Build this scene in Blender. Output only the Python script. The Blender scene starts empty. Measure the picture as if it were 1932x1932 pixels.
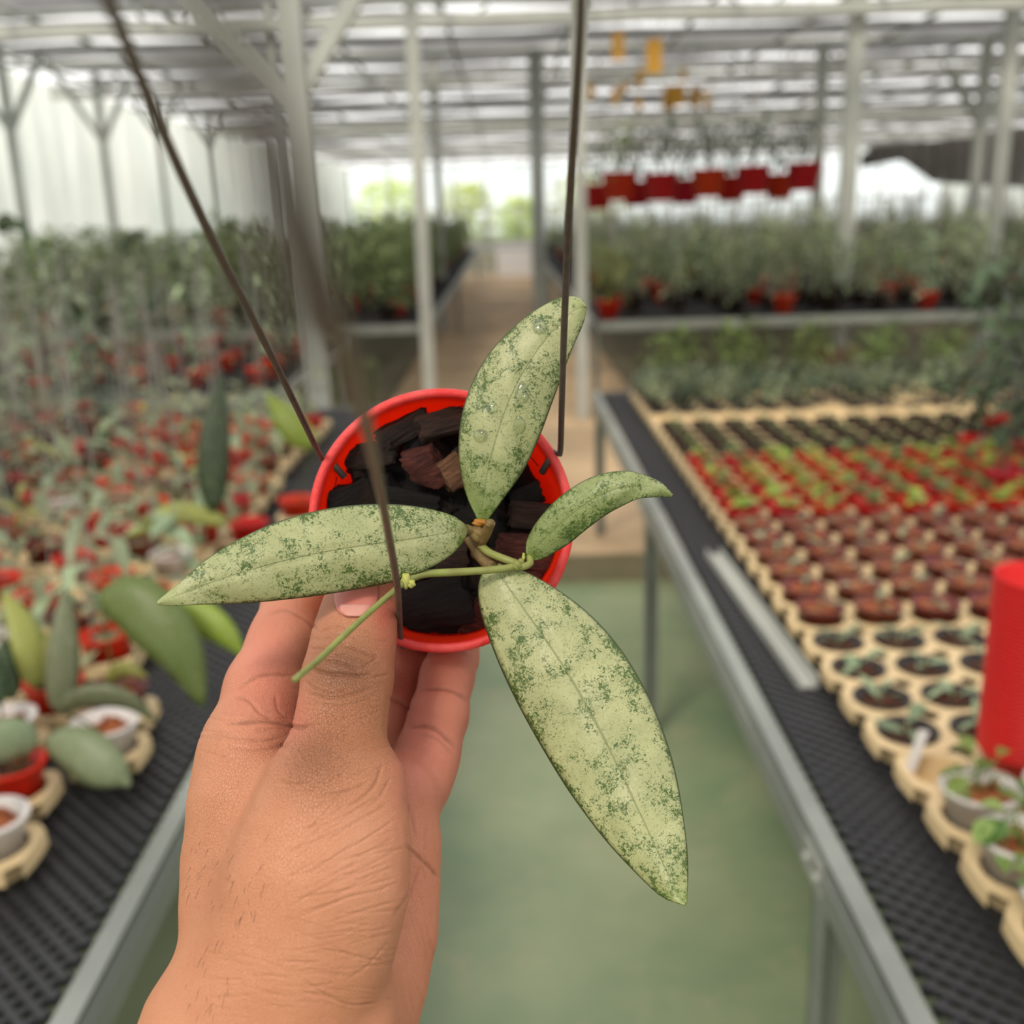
import bpy, bmesh, math, random
import numpy as np
from mathutils import Vector, Matrix
from mathutils.bvhtree import BVHTree

random.seed(7)
RNG = np.random.default_rng(7)
scene = bpy.context.scene
COL = scene.collection

# ------------------------------------------------------------------ camera
FPX = 2000.0                       # focal length in photo pixels (1932 wide frame)
PITCH, ROLL = math.radians(15.8), math.radians(1.7)
CAM = Vector((0.0, 0.0, 1.5))
FWD = Vector((0, math.cos(PITCH), -math.sin(PITCH)))
R0 = Vector((1, 0, 0))
U0 = Vector((0, math.sin(PITCH), math.cos(PITCH)))
RGT = R0 * math.cos(ROLL) - U0 * math.sin(ROLL)
UPV = U0 * math.cos(ROLL) + R0 * math.sin(ROLL)
cd = bpy.data.cameras.new('camera')
cam = bpy.data.objects.new('camera', cd)
COL.objects.link(cam)
M = Matrix((RGT, UPV, -FWD)).transposed().to_4x4()
M.translation = CAM
cam.matrix_world = M
cd.sensor_width = 36.0
cd.lens = 36.0 * FPX / 1932.0
cd.clip_start = 0.01
cd.clip_end = 300
cd.dof.use_dof = True
cd.dof.focus_distance = 0.310
cd.dof.aperture_fstop = cd.lens / 3.9
scene.camera = cam

# ------------------------------------------------------------------ world, light, exposure
w = bpy.data.worlds.new('overcast_sky')
scene.world = w
w.use_nodes = True
bg = w.node_tree.nodes['Background']
bg.inputs[0].default_value = (1.0, 0.985, 0.95, 1)
bg.inputs[1].default_value = 1.65
sd = bpy.data.lights.new('hazy_sun', 'SUN')
sd.energy = 3.0
sd.angle = math.radians(14)
sd.color = (1.0, 0.90, 0.74)
sun = bpy.data.objects.new('hazy_sun', sd)
COL.objects.link(sun)
sun.rotation_euler = (math.radians(36), math.radians(-24), 0)
scene.view_settings.view_transform = 'Standard'
scene.view_settings.look = 'None'
scene.view_settings.gamma = 1.0
scene.view_settings.use_curve_mapping = False
scene.view_settings.exposure = 0.0
scene.cycles.use_denoising = True
scene.cycles.use_adaptive_sampling = True
scene.cycles.adaptive_threshold = 0.03
scene.cycles.max_bounces = 6
scene.cycles.diffuse_bounces = 3
scene.cycles.transmission_bounces = 6
scene.cycles.transparent_max_bounces = 12
scene.cycles.caustics_reflective = False
scene.cycles.caustics_refractive = False
scene.cycles.sample_clamp_indirect = 4.0

# ------------------------------------------------------------------ pixel helpers
def pdir(x, y):
    return FWD + RGT * ((x - 966) / FPX) - UPV * ((y - 966) / FPX)
def P(x, y, z):                    # photo pixel at depth z along the optical axis
    return CAM + pdir(x, y) * z
def G(x, y, h):                    # photo pixel on the level plane at height h
    v = pdir(x, y)
    return CAM + v * ((h - CAM.z) / v.z)
def YP(x, y, yd):                  # photo pixel on the upright plane Y = yd
    v = pdir(x, y)
    return CAM + v * (yd / v.y)
def project(p):
    v = Vector(p) - CAM
    z = v.dot(FWD)
    if z < 1e-3:
        return None
    return 966 + FPX * v.dot(RGT) / z, 966 - FPX * v.dot(UPV) / z, z
def in_view(p, m=60):
    q = project(p)
    return q is not None and -m < q[0] < 1932 + m and -m < q[1] < 1932 + m

# ------------------------------------------------------------------ materials
def lin(c):
    return tuple(((v / 255) / 12.92 if v / 255 <= 0.04045 else ((v / 255 + 0.055) / 1.055) ** 2.4) for v in c)
class NT:
    def __init__(s, name):
        s.m = bpy.data.materials.new(name)
        s.m.use_nodes = True
        s.t = s.m.node_tree
        s.t.nodes.clear()
        s.out = s.n('ShaderNodeOutputMaterial')
    def n(s, t, **k):
        nd = s.t.nodes.new(t)
        for a, b in k.items():
            setattr(nd, a, b)
        return nd
    def l(s, a, b):
        s.t.links.new(a, b)
    def val(s, sock, v):
        if hasattr(v, 'links') or hasattr(v, 'is_linked'):
            s.l(v, sock)
        else:
            sock.default_value = v
    def rgb(s, c):
        return (*lin(c), 1)
    def coords(s, kind='Object', scale=(1, 1, 1)):
        tc = s.n('ShaderNodeTexCoord')
        mp = s.n('ShaderNodeMapping')
        mp.inputs['Scale'].default_value = scale
        s.l(tc.outputs[kind], mp.inputs[0])
        return mp.outputs[0]
    def noise(s, vec, scale, detail=3, rough=0.55, dist=0.0):
        nd = s.n('ShaderNodeTexNoise')
        nd.inputs['Scale'].default_value = scale
        nd.inputs['Detail'].default_value = detail
        nd.inputs['Roughness'].default_value = rough
        nd.inputs['Distortion'].default_value = dist
        if vec is not None:
            s.l(vec, nd.inputs['Vector'])
        return nd.outputs['Fac']
    def ramp(s, fac, stops, interp='LINEAR'):
        r = s.n('ShaderNodeValToRGB')
        r.color_ramp.interpolation = interp
        e = r.color_ramp.elements
        while len(e) < len(stops):
            e.new(0.5)
        for i, (p, c) in enumerate(stops):
            e[i].position = p
            e[i].color = c if len(c) == 4 else (*c, 1)
        s.l(fac, r.inputs[0])
        return r.outputs[0]
    def mix(s, fac, a, b, mode='MIX'):
        m = s.n('ShaderNodeMix', data_type='RGBA', blend_type=mode)
        s.val(m.inputs[0], fac)
        s.val(m.inputs[6], a)
        s.val(m.inputs[7], b)
        return m.outputs[2]
    def math(s, op, a, b=0.0, clamp=False):
        m = s.n('ShaderNodeMath', operation=op, use_clamp=clamp)
        s.val(m.inputs[0], a)
        s.val(m.inputs[1], b)
        return m.outputs[0]
    def attr(s, name):
        a = s.n('ShaderNodeAttribute')
        a.attribute_name = name
        return a
    def bump(s, h, strength, dist):
        b = s.n('ShaderNodeBump')
        b.inputs['Strength'].default_value = strength
        b.inputs['Distance'].default_value = dist
        s.l(h, b.inputs['Height'])
        return b.outputs[0]
    def principled(s, color, rough=0.5, metal=0.0, normal=None, spec=0.5, **kw):
        b = s.n('ShaderNodeBsdfPrincipled')
        s.val(b.inputs['Base Color'], color)
        s.val(b.inputs['Roughness'], rough)
        s.val(b.inputs['Metallic'], metal)
        b.inputs['Specular IOR Level'].default_value = spec
        if normal is not None:
            s.l(normal, b.inputs['Normal'])
        for k, v in kw.items():
            s.val(b.inputs[k.replace('_', ' ')], v)
        return b.outputs[0]
    def translucent(s, surf, color, fac):
        t = s.n('ShaderNodeBsdfTranslucent')
        s.val(t.inputs[0], color)
        m = s.n('ShaderNodeMixShader')
        s.val(m.inputs[0], fac)
        s.l(surf, m.inputs[1])
        s.l(t.outputs[0], m.inputs[2])
        return m.outputs[0]
    def done(s, surf):
        s.l(surf, s.out.inputs[0])
        return s.m

def simple(name, c, rough=0.6, metal=0.0, var=0.25, scale=8.0, c2=None, bump=0.0, bscale=60, rnd=0.0, spec=0.4, trans=0.0, coat=0.0):
    t = NT(name)
    v = t.coords('Object')
    base = t.rgb(c)
    dark = t.rgb(c2) if c2 else tuple(x * (1 - var) for x in base[:3]) + (1,)
    col = t.mix(t.ramp(t.noise(v, scale, 4), [(0.35, (0, 0, 0)), (0.68, (1, 1, 1))]), base, dark)
    if rnd:
        oi = t.n('ShaderNodeObjectInfo')
        hs = t.n('ShaderNodeHueSaturation')
        t.l(t.math('ADD', t.math('MULTIPLY', oi.outputs['Random'], rnd * 0.12), 0.5 - rnd * 0.06), hs.inputs['Hue'])
        t.l(t.math('ADD', t.math('MULTIPLY', oi.outputs['Random'], rnd), 1 - rnd / 2), hs.inputs['Value'])
        t.l(col, hs.inputs['Color'])
        col = hs.outputs[0]
    nrm = t.bump(t.noise(v, bscale, 4), bump, 0.002) if bump else None
    s = t.principled(col, rough, metal, nrm, spec)
    if trans:
        s = t.translucent(s, col, trans)
    return t.done(s)

def foliage_mat(name, c, c2, trans=0.25, rough=0.42):
    t = NT(name)
    a = t.attr('tint')
    oi = t.n('ShaderNodeObjectInfo')
    col = t.mix(a.outputs['Fac'], t.rgb(c), t.rgb(c2))
    hs = t.n('ShaderNodeHueSaturation')
    t.l(t.math('ADD', t.math('MULTIPLY', oi.outputs['Random'], 0.5), 0.75), hs.inputs['Value'])
    t.l(t.math('ADD', t.math('MULTIPLY', oi.outputs['Random'], 0.03), 0.485), hs.inputs['Hue'])
    t.l(col, hs.inputs['Color'])
    sp = t.noise(t.coords('Object'), 220, 2)
    col = t.mix(t.ramp(sp, [(0.56, (0, 0, 0)), (0.66, (0.35, 0.35, 0.35))]), hs.outputs[0], t.rgb((176, 186, 150)))
    s = t.principled(col, rough, 0, None, 0.4)
    return t.done(t.translucent(s, col, trans))

# ------------------------------------------------------------------ objects
def tag(o, label=None, cat=None, group=None, kind=None):
    if label: o['label'] = label
    if cat: o['category'] = cat
    if group: o['group'] = group
    if kind: o['kind'] = kind
    return o
def empty(name, loc=(0, 0, 0), rz=0.0, label=None, cat=None, group=None, kind=None):
    o = bpy.data.objects.new(name, None)
    o.empty_display_size = 0.02
    COL.objects.link(o)
    o.location = loc
    o.rotation_euler = (0, 0, rz)
    return tag(o, label, cat, group, kind)
def link(name, mesh, parent=None, loc=None):
    o = bpy.data.objects.new(name, mesh)
    COL.objects.link(o)
    if parent is not None:
        o.parent = parent
    if loc is not None:
        o.location = loc
    return o
def copy_tree(o, parent=None):
    c = o.copy()
    COL.objects.link(c)
    c.parent = parent
    for ch in o.children:
        copy_tree(ch, c)
    return c

class MB:
    def __init__(s):
        s.v, s.f, s.t, s.uv = [], [], [], []
    def vert(s, p, t=0.0, uv=(0, 0)):
        s.v.append((p[0], p[1], p[2])); s.t.append(t); s.uv.append(uv)
        return len(s.v) - 1
    def box(s, c, size, rot=None, t=0.0):
        i = len(s.v)
        for x in (-.5, .5):
            for y in (-.5, .5):
                for z in (-.5, .5):
                    q = Vector((x * size[0], y * size[1], z * size[2]))
                    if rot is not None: q = rot @ q
                    s.vert(Vector(c) + q, t)
        for f in ((0, 1, 3, 2), (4, 6, 7, 5), (0, 4, 5, 1), (2, 3, 7, 6), (0, 2, 6, 4), (1, 5, 7, 3)):
            s.f.append([i + k for k in f])
        return s
    def box2(s, a, b, t=0.0):
        return s.box([(a[k] + b[k]) / 2 for k in range(3)], [abs(b[k] - a[k]) for k in range(3)], None, t)
    def tube(s, pts, r, n=8, cap=True, t=0.0, squash=None):
        pts = [Vector(p) for p in pts]
        if not hasattr(r, '__len__'): r = [r] * len(pts)
        d0 = (pts[1] - pts[0]).normalized()
        nrm = d0.orthogonal().normalized()
        rings = []
        for k, p in enumerate(pts):
            d = (pts[min(k + 1, len(pts) - 1)] - pts[max(k - 1, 0)]).normalized()
            nrm = (nrm - d * nrm.dot(d))
            nrm = nrm.normalized() if nrm.length > 1e-6 else d.orthogonal().normalized()
            b = d.cross(nrm)
            rings.append([s.vert(p + (nrm * math.cos(2 * math.pi * j / n) + b * math.sin(2 * math.pi * j / n)) * r[k], t, (k / (len(pts) - 1), j / n)) for j in range(n)])
        for k in range(len(rings) - 1):
            for j in range(n):
                s.f.append([rings[k][j], rings[k][(j + 1) % n], rings[k + 1][(j + 1) % n], rings[k + 1][j]])
        if cap:
            s.f.append(rings[0][::-1]); s.f.append(rings[-1])
        return s
    def lathe(s, prof, n=24, c=(0, 0, 0), t=0.0, close=False):
        rings = []
        for (r, z) in prof:
            rings.append([s.vert((c[0] + r * math.cos(2 * math.pi * j / n), c[1] + r * math.sin(2 * math.pi * j / n), c[2] + z), t) for j in range(n)])
        m = len(rings)
        for k in range(m if close else m - 1):
            for j in range(n):
                s.f.append([rings[k][j], rings[k][(j + 1) % n], rings[(k + 1) % m][(j + 1) % n], rings[(k + 1) % m][j]])
        if not close:
            if prof[0][0] > 1e-5: s.f.append(rings[0][::-1])
        return s
    def blade(s, base, d, L, W, droop=0.3, up=(0, 0, 1), seg=5, fold=0.25, t=0.0, tipx=0.85):
        base, d, up = Vector(base), Vector(d).normalized(), Vector(up)
        side = d.cross(up)
        side = side.normalized() if side.length > 1e-3 else Vector((1, 0, 0))
        nr = side.cross(d)
        prev = None
        for k in range(seg + 1):
            u = k / seg
            c = base + d * (L * u) + Vector((0, 0, -1)) * (droop * L * u * u)
            wv = max(W * 0.5 * math.sin(math.pi * min(1, u ** tipx * 0.97 + 0.03)) ** 0.8, W * 0.03)
            row = [s.vert(c - side * wv + nr * wv * fold, t, (u, 0)), s.vert(c, t, (u, .5)), s.vert(c + side * wv + nr * wv * fold, t, (u, 1))]
            if prev:
                s.f.append([prev[0], prev[1], row[1], row[0]])
                s.f.append([prev[1], prev[2], row[2], row[1]])
            prev = row
        return s
    def fit(s, i0, R, zmin=None, rin=0.0, zin=None):
        """keep the leaf made from vertex i0 on within radius R of the plant's axis and above what it grows over"""
        bx = sum(v[0] for v in s.v[i0:i0 + 3]) / 3; by = sum(v[1] for v in s.v[i0:i0 + 3]) / 3
        f = 1.0
        while f > .08 and max(math.hypot(bx + (v[0] - bx) * f, by + (v[1] - by) * f) for v in s.v[i0:]) > R:
            f *= .93
        for k in range(i0, len(s.v)):
            x, y, z = s.v[k]
            x, y = bx + (x - bx) * f, by + (y - by) * f
            q = math.hypot(x, y)
            if zin is not None and q < rin: z = max(z, zin + (k % 3) * .0006)
            elif zmin is not None: z = max(z, zmin + (k % 3) * .0006)
            s.v[k] = (x, y, z)
        return s
    def mesh(s, name, mat, smooth=True):
        me = bpy.data.meshes.new(name)
        me.from_pydata(s.v, [], s.f)
        a = me.attributes.new('tint', 'FLOAT', 'POINT')
        a.data.foreach_set('value', s.t)
        uvl = me.uv_layers.new(name='UVMap')
        li = np.empty(len(me.loops), dtype=np.int32)
        me.loops.foreach_get('vertex_index', li)
        uvl.data.foreach_set('uv', np.array(s.uv, dtype=np.float32)[li].ravel())
        if mat: me.materials.append(mat)
        me.polygons.foreach_set('use_smooth', [smooth] * len(me.polygons))
        me.update()
        return me
    def build(s, name, mat, parent=None, smooth=True, loc=None):
        return link(name, s.mesh(name, mat, smooth), parent, loc)

def smooth_path(pts, n=24):
    pts = [Vector(p) for p in pts]
    out = []
    m = len(pts)
    for i in range(n + 1):
        u = i / n * (m - 1)
        k = min(int(u), m - 2)
        a, b = pts[k], pts[k + 1]
        p0 = pts[k - 1] if k > 0 else a * 2 - b
        p3 = pts[k + 2] if k + 2 < m else b * 2 - a
        x = u - k
        out.append(0.5 * ((2 * a) + (b - p0) * x + (2 * p0 - 5 * a + 4 * b - p3) * x * x + (3 * a - p0 - 3 * b + p3) * x ** 3))
    return out

ORD = ['first', 'second', 'third', 'fourth', 'fifth', 'sixth', 'seventh', 'eighth', 'ninth', 'tenth', 'eleventh', 'twelfth', 'thirteenth', 'fourteenth', 'fifteenth', 'sixteenth', 'seventeenth', 'eighteenth', 'nineteenth', 'twentieth']
def nth(i):
    if i < 20: return ORD[i]
    tens = ['', '', 'twenty', 'thirty', 'forty', 'fifty', 'sixty'][(i + 1) // 10]
    return (tens[:-1] + 'ieth') if (i + 1) % 10 == 0 else tens + '-' + ORD[(i + 1) % 10 - 1]
# shared materials
STEEL = simple('galvanised_steel', (148, 152, 147), 0.42, 0.35, 0.25, 6, bump=0.15, bscale=40)
STEEL_L = simple('pale_galvanised_steel', (176, 178, 172), 0.5, 0.15, 0.2, 3)
BLACKP = simple('black_mesh_plastic', (42, 42, 46), 0.45, 0, 0.25, 30)
TAN = simple('tan_tray_plastic', (222, 196, 152), 0.5, 0, 0.15, 14, trans=0.1)
WIRE = simple('dark_hanger_wire', (98, 86, 84), 0.4, 0.3, 0.3, 200)
THINWIRE = simple('grey_thin_wire', (150, 148, 142), 0.5, 0.1, 0.3, 40)
HUSK = simple('brown_coconut_husk', (96, 52, 30), 0.9, 0, 0.5, 120, c2=(34, 20, 15), bump=0.6, bscale=160)
HUSK_O = simple('orange_coconut_husk', (176, 100, 56), 0.9, 0, 0.5, 110, c2=(80, 40, 22), bump=0.6, bscale=160)
HUSK_D = simple('dark_coconut_husk', (60, 38, 28), 0.9, 0, 0.5, 120, c2=(22, 16, 14), bump=0.6, bscale=160)
RED = simple('red_pot_plastic', (226, 42, 24), 0.4, 0, 0.12, 30, trans=0.35, rnd=0.15)
WHITE_C = simple('clear_white_cup_plastic', (236, 230, 228), 0.3, 0, 0.1, 20, trans=0.35)
MAROON = simple('translucent_brown_cup_plastic', (126, 66, 58), 0.35, 0, 0.2, 40, trans=0.3, rnd=0.25)
DARKC = simple('dark_cup_plastic', (40, 30, 28), 0.4, 0, 0.2, 40)
# ================================================================== STRUCTURE
def ground_mat():
    t = NT('green_ground_cover')
    v = t.coords('Object')
    big = t.ramp(t.noise(v, 1.3, 4, 0.6), [(0.35, (0, 0, 0)), (0.65, (1, 1, 1))])
    col = t.mix(big, t.rgb((112, 132, 100)), t.rgb((146, 154, 122)))
    st = t.ramp(t.noise(t.coords('Object', (1, 1, 1)), 5, 5, 0.7), [(0.55, (0, 0, 0)), (0.75, (1, 1, 1))])
    col = t.mix(t.math('MULTIPLY', st, 0.5), col, t.rgb((170, 158, 130)))
    wv = t.n('ShaderNodeTexWave', wave_type='BANDS', bands_direction='Y')
    wv.inputs['Scale'].default_value = 60
    t.l(v, wv.inputs['Vector'])
    return t.done(t.principled(col, 0.45, 0, t.bump(wv.outputs['Fac'], 0.25, 0.001), 0.5))
def concrete_mat(name, c, c2, moss):
    t = NT(name)
    v = t.coords('Object')
    col = t.mix(t.ramp(t.noise(v, 2.5, 5, 0.65), [(0.3, (0, 0, 0)), (0.7, (1, 1, 1))]), t.rgb(c), t.rgb(c2))
    col = t.mix(t.ramp(t.noise(v, 4.1, 4, 0.7), [(0.55, (0, 0, 0)), (0.72, (moss, moss, moss))]), col, t.rgb((86, 84, 44)))
    return t.done(t.principled(col, 0.8, 0, t.bump(t.noise(v, 60, 4), 0.3, 0.003)))
CONC = concrete_mat('tan_concrete', (190, 162, 128), (150, 128, 100), 0.7)
CURBM = concrete_mat('mossy_curb_concrete', (128, 118, 98), (92, 88, 66), 1.0)
SOILM = concrete_mat('outdoor_ground', (110, 120, 70), (84, 92, 52), 0.6)
FLOORM = ground_mat()
fl = MB().box2((-6.0, -6, -0.06), (16.2, 4.19, 0.0)).build('floor', FLOORM, None, False)
tag(fl, 'green woven ground cover on the greenhouse floor', None, None, 'structure')
og = MB().box2((-60, -60, -0.3), (60, 90, -0.13)).build('ground_outside', SOILM, None, False)
tag(og, 'ground outside the greenhouse', None, None, 'structure')
# raised concrete cross path and the far aisle, slab by slab
cf = empty('floor_concrete', (0, 4.19, 0), 0, 'raised tan concrete cross path and far aisle', None, None, 'structure')
slab = MB().box2((-6.0, 4.20, -0.06), (16.2, 7.2, 0.12)).build('path_slab', CONC, None, False)
slab.parent = cf; slab.location = (0, -4.19, 0)
MB().box2((-6.0, 4.185, -0.06), (16.2, 4.20, 0.118)).build('curb_face', CURBM, cf, False, (0, -4.19, 0))
for i in range(14):
    y0 = 7.2 + i * 1.30
    sl = MB().box2((-0.9, y0 + 0.02, 0.0), (0.95, y0 + 1.29, 0.12 + 0.006 * (i % 3))).build('aisle_slab', CONC, cf, False, (0, -4.19, 0))
MB().box2((-6.0, 7.2, -0.06), (16.2, 40, 0.06)).build('path_base', CURBM, cf, False, (0, -4.19, 0))
# near corner stones against the curb
for (a, b, hgt) in (((0.30, 4.40), (0.62, 4.62), 0.14),):
    pass

# ---- ceiling: shade screen strips, purlins, cross beams
SCREEN = NT('grey_shade_screen')
_v = SCREEN.coords('Object', (1, 1, 1))
_c = SCREEN.mix(SCREEN.ramp(SCREEN.noise(_v, 1.5, 4), [(0.35, (0, 0, 0)), (0.65, (1, 1, 1))]), SCREEN.rgb((150, 150, 152)), SCREEN.rgb((122, 122, 126)))
SCREEN = SCREEN.done(SCREEN.translucent(SCREEN.principled(_c, 0.8, 0, None, 0.2), _c, 0.45))
ceil = empty('ceiling', (0, 0, 3.2), 0, 'greenhouse roof of grey shade screens over thin steel pipes', None, None, 'structure')
XL, XR = -5.6, 16.0
strips = []
y = -6.0
while y < 40:
    if y < 8.8: wd, gp = 0.45, 1.15
    elif y < 17.5: wd, gp = 1.15, 0.22
    else: wd, gp = 0.75, 0.85
    strips.append((y, y + wd)); y += wd + gp
def strip_mesh(y0, y1):
    mb = MB()
    n = 24
    rows = []
    for j, yy in enumerate((y0, (y0 + y1) / 2, y1)):
        rows.append([mb.vert((XL + (XR - XL) * i / n, yy, (-0.05 if j == 1 else 0.0) + 0.025 * math.sin(i * 1.9 + y0))) for i in range(n + 1)])
    for a, b in zip(rows, rows[1:]):
        for i in range(n):
            mb.f.append([a[i], a[i + 1], b[i + 1], b[i]])
    return mb.mesh('screen_strip', SCREEN)
for (a, b) in strips:
    link('screen_strip', strip_mesh(a, b), ceil, (0, 0, 0.22))
def zpipe(p, q, r, name, mat, parent, n=8):
    return MB().tube([p, q], r, n).build(name, mat, parent)
pm = MB().tube([(0, -6, 0), (0, 40, 0)], 0.022, 6).mesh('purlin_pipe', STEEL_L)
for i in range(18):
    link('purlin_pipe', pm, ceil, (XL + 0.4 + i * 1.18, 0, 0.02))
cm = MB().tube([(XL, 0, 0), (XR, 0, 0)], 0.028, 6).mesh('cross_pipe', STEEL)
y = 5.2
k = 0
while y < 39.5:
    link('cross_pipe', cm, ceil, (0, y, -0.04 + 0.05 * (k % 2)))
    y += 1.5 if y < 24 else 3.0
    k += 1
# flat girders with lattice diagonals
gm = MB()
gm.box2((XL, -0.03, -0.045), (XR, 0.03, 0.045))
gm = gm.mesh('girder_chord', STEEL_L, False)
dm = MB().tube([(0, 0, 0), (0.42, 0, 0.36)], 0.014, 5).mesh('girder_diagonal', STEEL)
dm2 = MB().tube([(0, 0, 0.36), (0.42, 0, 0)], 0.014, 5).mesh('girder_diagonal', STEEL)
for gy, gz in ((9.4, -0.18), (14.2, -0.14), (21.0, -0.12), (29.0, -0.1)):
    link('girder_chord', gm, ceil, (0, gy, gz))
    link('girder_chord', gm, ceil, (0, gy, gz + 0.36))
    for i in range(16 if gy < 20 else 0):
        link('girder_diagonal', dm if i % 2 else dm2, ceil, (-3.2 + i * 0.6, gy, gz))

# ---- walls: hanging white plastic film with soft folds
FILM = NT('white_plastic_film')
_c = FILM.mix(FILM.ramp(FILM.noise(FILM.coords('Object'), 0.8, 4), [(0.3, (0, 0, 0)), (0.7, (1, 1, 1))]), FILM.rgb((252, 252, 251)), FILM.rgb((232, 238, 238)))
FILM = FILM.done(FILM.translucent(FILM.principled(_c, 0.35, 0, None, 0.4), _c, 0.9))
CLEAR = NT('hazy_clear_film')
_t = CLEAR.n('ShaderNodeBsdfTransparent'); _t.inputs[0].default_value = (0.86, 0.92, 0.93, 1)
_b = CLEAR.translucent(CLEAR.principled(CLEAR.rgb((232, 240, 240)), 0.25), CLEAR.rgb((232, 240, 240)), 0.6)
_m = CLEAR.n('ShaderNodeMixShader'); _m.inputs[0].default_value = 0.22
CLEAR.l(_t.outputs[0], _m.inputs[1]); CLEAR.l(_b, _m.inputs[2])
CLEAR = CLEAR.done(_m.outputs[0])
def curtain(axis, at, a, b, z0, z1, folds, amp, mat, name, parent=None, n=None):
    mb = MB()
    n = n or folds * 8
    rows = []
    for j in range(9):
        zz = z0 + (z1 - z0) * j / 8
        row = []
        for i in range(n + 1):
            u = a + (b - a) * i / n
            off = amp * (0.4 + 0.6 * (1 - j / 8)) * (math.sin(2 * math.pi * folds * i / n + 0.5 * math.sin(j * .9)) + 0.5 * math.sin(2 * math.pi * folds * 0.37 * i / n + j * 0.3))
            row.append(mb.vert((at + off, u, zz) if axis == 'x' else (u, at + off, zz)))
        rows.append(row)
    for r1, r2 in zip(rows, rows[1:]):
        for i in range(n):
            mb.f.append([r1[i], r1[i + 1], r2[i + 1], r2[i]])
    return mb.build(name, mat, parent)
wl = curtain('x', -5.65, -6, 40, 0.85, 3.22, 70, 0.11, FILM, 'wall_left')
tag(wl, 'white translucent plastic film wall hanging in soft folds', None, None, 'structure')
wr = curtain('x', 16.05, -6, 40, 0.85, 3.22, 50, 0.06, FILM, 'wall_right')
tag(wr, 'white translucent plastic film wall on the right', None, None, 'structure')
we = empty('wall_back', (0, 40, 0), 0, 'clear plastic film end wall with trees behind it', None, None, 'structure')
xs = [XL, -4.1, -2.9, -1.75, -0.62, 0.65, 1.9, 3.2, 4.6, 6.0, 7.6, 9.4, 11.4, 13.6, XR]
for a, b in zip(xs, xs[1:]):
    c = curtain('y', 0, a + 0.05, b - 0.05, 0.5, 3.2, 2, 0.01, CLEAR, 'film_pane', we, 10)
for xx in xs:
    zpipe((xx, 0, 0), (xx, 0, 3.2), 0.045, 'end_stud', STEEL_L, we)
for zz in (0.5, 1.62, 3.15):
    zpipe((XL, 0, zz), (XR, 0, zz), 0.035, 'end_rail', STEEL_L, we)
MB().box2((XL, -0.03, 0.0), (XR, 0.03, 0.5)).build('end_skirt', STEEL_L, we, False)

for nm, xx in (('wall_left_light_block', -5.75), ('wall_right_light_block', 16.15)):  # low walls added to keep side light from under the benches
    tag(MB().box2((xx - .08, -6, -.1), (xx + .08, 40, .86)).build(nm, CURBM, None, False), 'added low wall blocking side light under the plastic film', None, None, 'structure')
wf = curtain('y', -6.05, XL, XR, 0.85, 3.22, 30, .06, FILM, 'wall_front_added')  # film wall added behind the camera to cut light from there
tag(wf, 'added white film wall dimming light from the near end', None, None, 'structure')
tag(MB().box2((XL - .2, -6.2, -.1), (XR + .2, -6.05, .86)).build('wall_front_light_block', CURBM, None, False), 'added low wall blocking light at the near end', None, None, 'structure')  # unseen low wall added to stop low light from behind
# ---- posts with braces
def post(name, x, y, z0, z1, wd, label, braces=(), foot=False, mat=STEEL_L):
    e = empty(name, (x, y, z0), 0, label, 'post', 'greenhouse roof posts')
    MB().box2((-wd / 2, -wd / 2, 0), (wd / 2, wd / 2, z1 - z0)).build('shaft', mat, e, False)
    for (zb, dx, dz, r) in braces:
        d = Vector((dx, 0, dz)).normalized()
        rot = d.to_track_quat('Z', 'Y').to_matrix()
        L = Vector((dx, 0, dz)).length
        MB().box(Vector((0, 0, zb - z0)) + d * L / 2, (r, r, L), rot).build('brace', mat, e, False)
    if foot:
        MB().box2((-0.17, -0.17, 0), (0.17, 0.17, 0.13)).build('footing', CONC, e, False)
    return e
post('roof_post', -0.80, 4.45, 0.12, 3.2, 0.085, 'thick grey roof post with two upward braces behind the bench of red pots', ((1.9, -1.05, 1.2, 0.07), (1.95, 0.86, 1.18, 0.06)))
post('roof_post', -0.555, 7.45, 0.12, 3.2, 0.085, 'pale post at the aisle corner of the bushy far bench')
post('roof_post', 0.505, 7.2, 0.12, 3.2, 0.075, 'pale post beside the bench with the yellow green bush')
post('roof_post', 0.40, 12.5, 0.12, 3.2, 0.16, 'dark grey broad post deep in the concrete aisle', mat=STEEL)
post('roof_post', 2.98, 9.55, 0.12, 3.2, 0.125, 'tall pale post standing on a concrete footing', foot=True)
post('roof_post', -0.75, 13.0, 0.06, 3.2, 0.09, 'slim post among the bushes left of the far aisle')
post('roof_post', 3.55, 12.5, 0.06, 3.2, 0.11, 'slim post behind the row of hanging red pots')
post('roof_post', 5.35, 12.5, 0.06, 3.2, 0.11, 'post with a wide forked brace beside the dark shade cloth', ((2.28, -0.42, 0.62, 0.08), (2.28, 0.42, 0.62, 0.08)))
post('roof_post', 4.75, 10.6, 0.06, 3.2, 0.12, 'pale post beside the dark vines on hanger wires')
post('roof_post', -1.9, 9.5, 0.06, 3.2, 0.07, 'thin pale post rising above the left plants')
for i, (px, yy, py) in enumerate(((195, 13.4, 270), (300, 16.2, 262), (400, 20.5, 280), (20, 11.2, 250))):
    q = YP(px, py, yy)
    post('wall_post', q.x, yy, 0.06, 3.2, 0.07, ['forked steel post in front of the white film wall', 'forked post further along the white film wall', 'forked post near the end of the white film wall', 'forked post at the start of the white film wall'][i], ((q.z, -0.55, 0.95, 0.055), (q.z, 0.40, 0.72, 0.055)), mat=STEEL)

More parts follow.
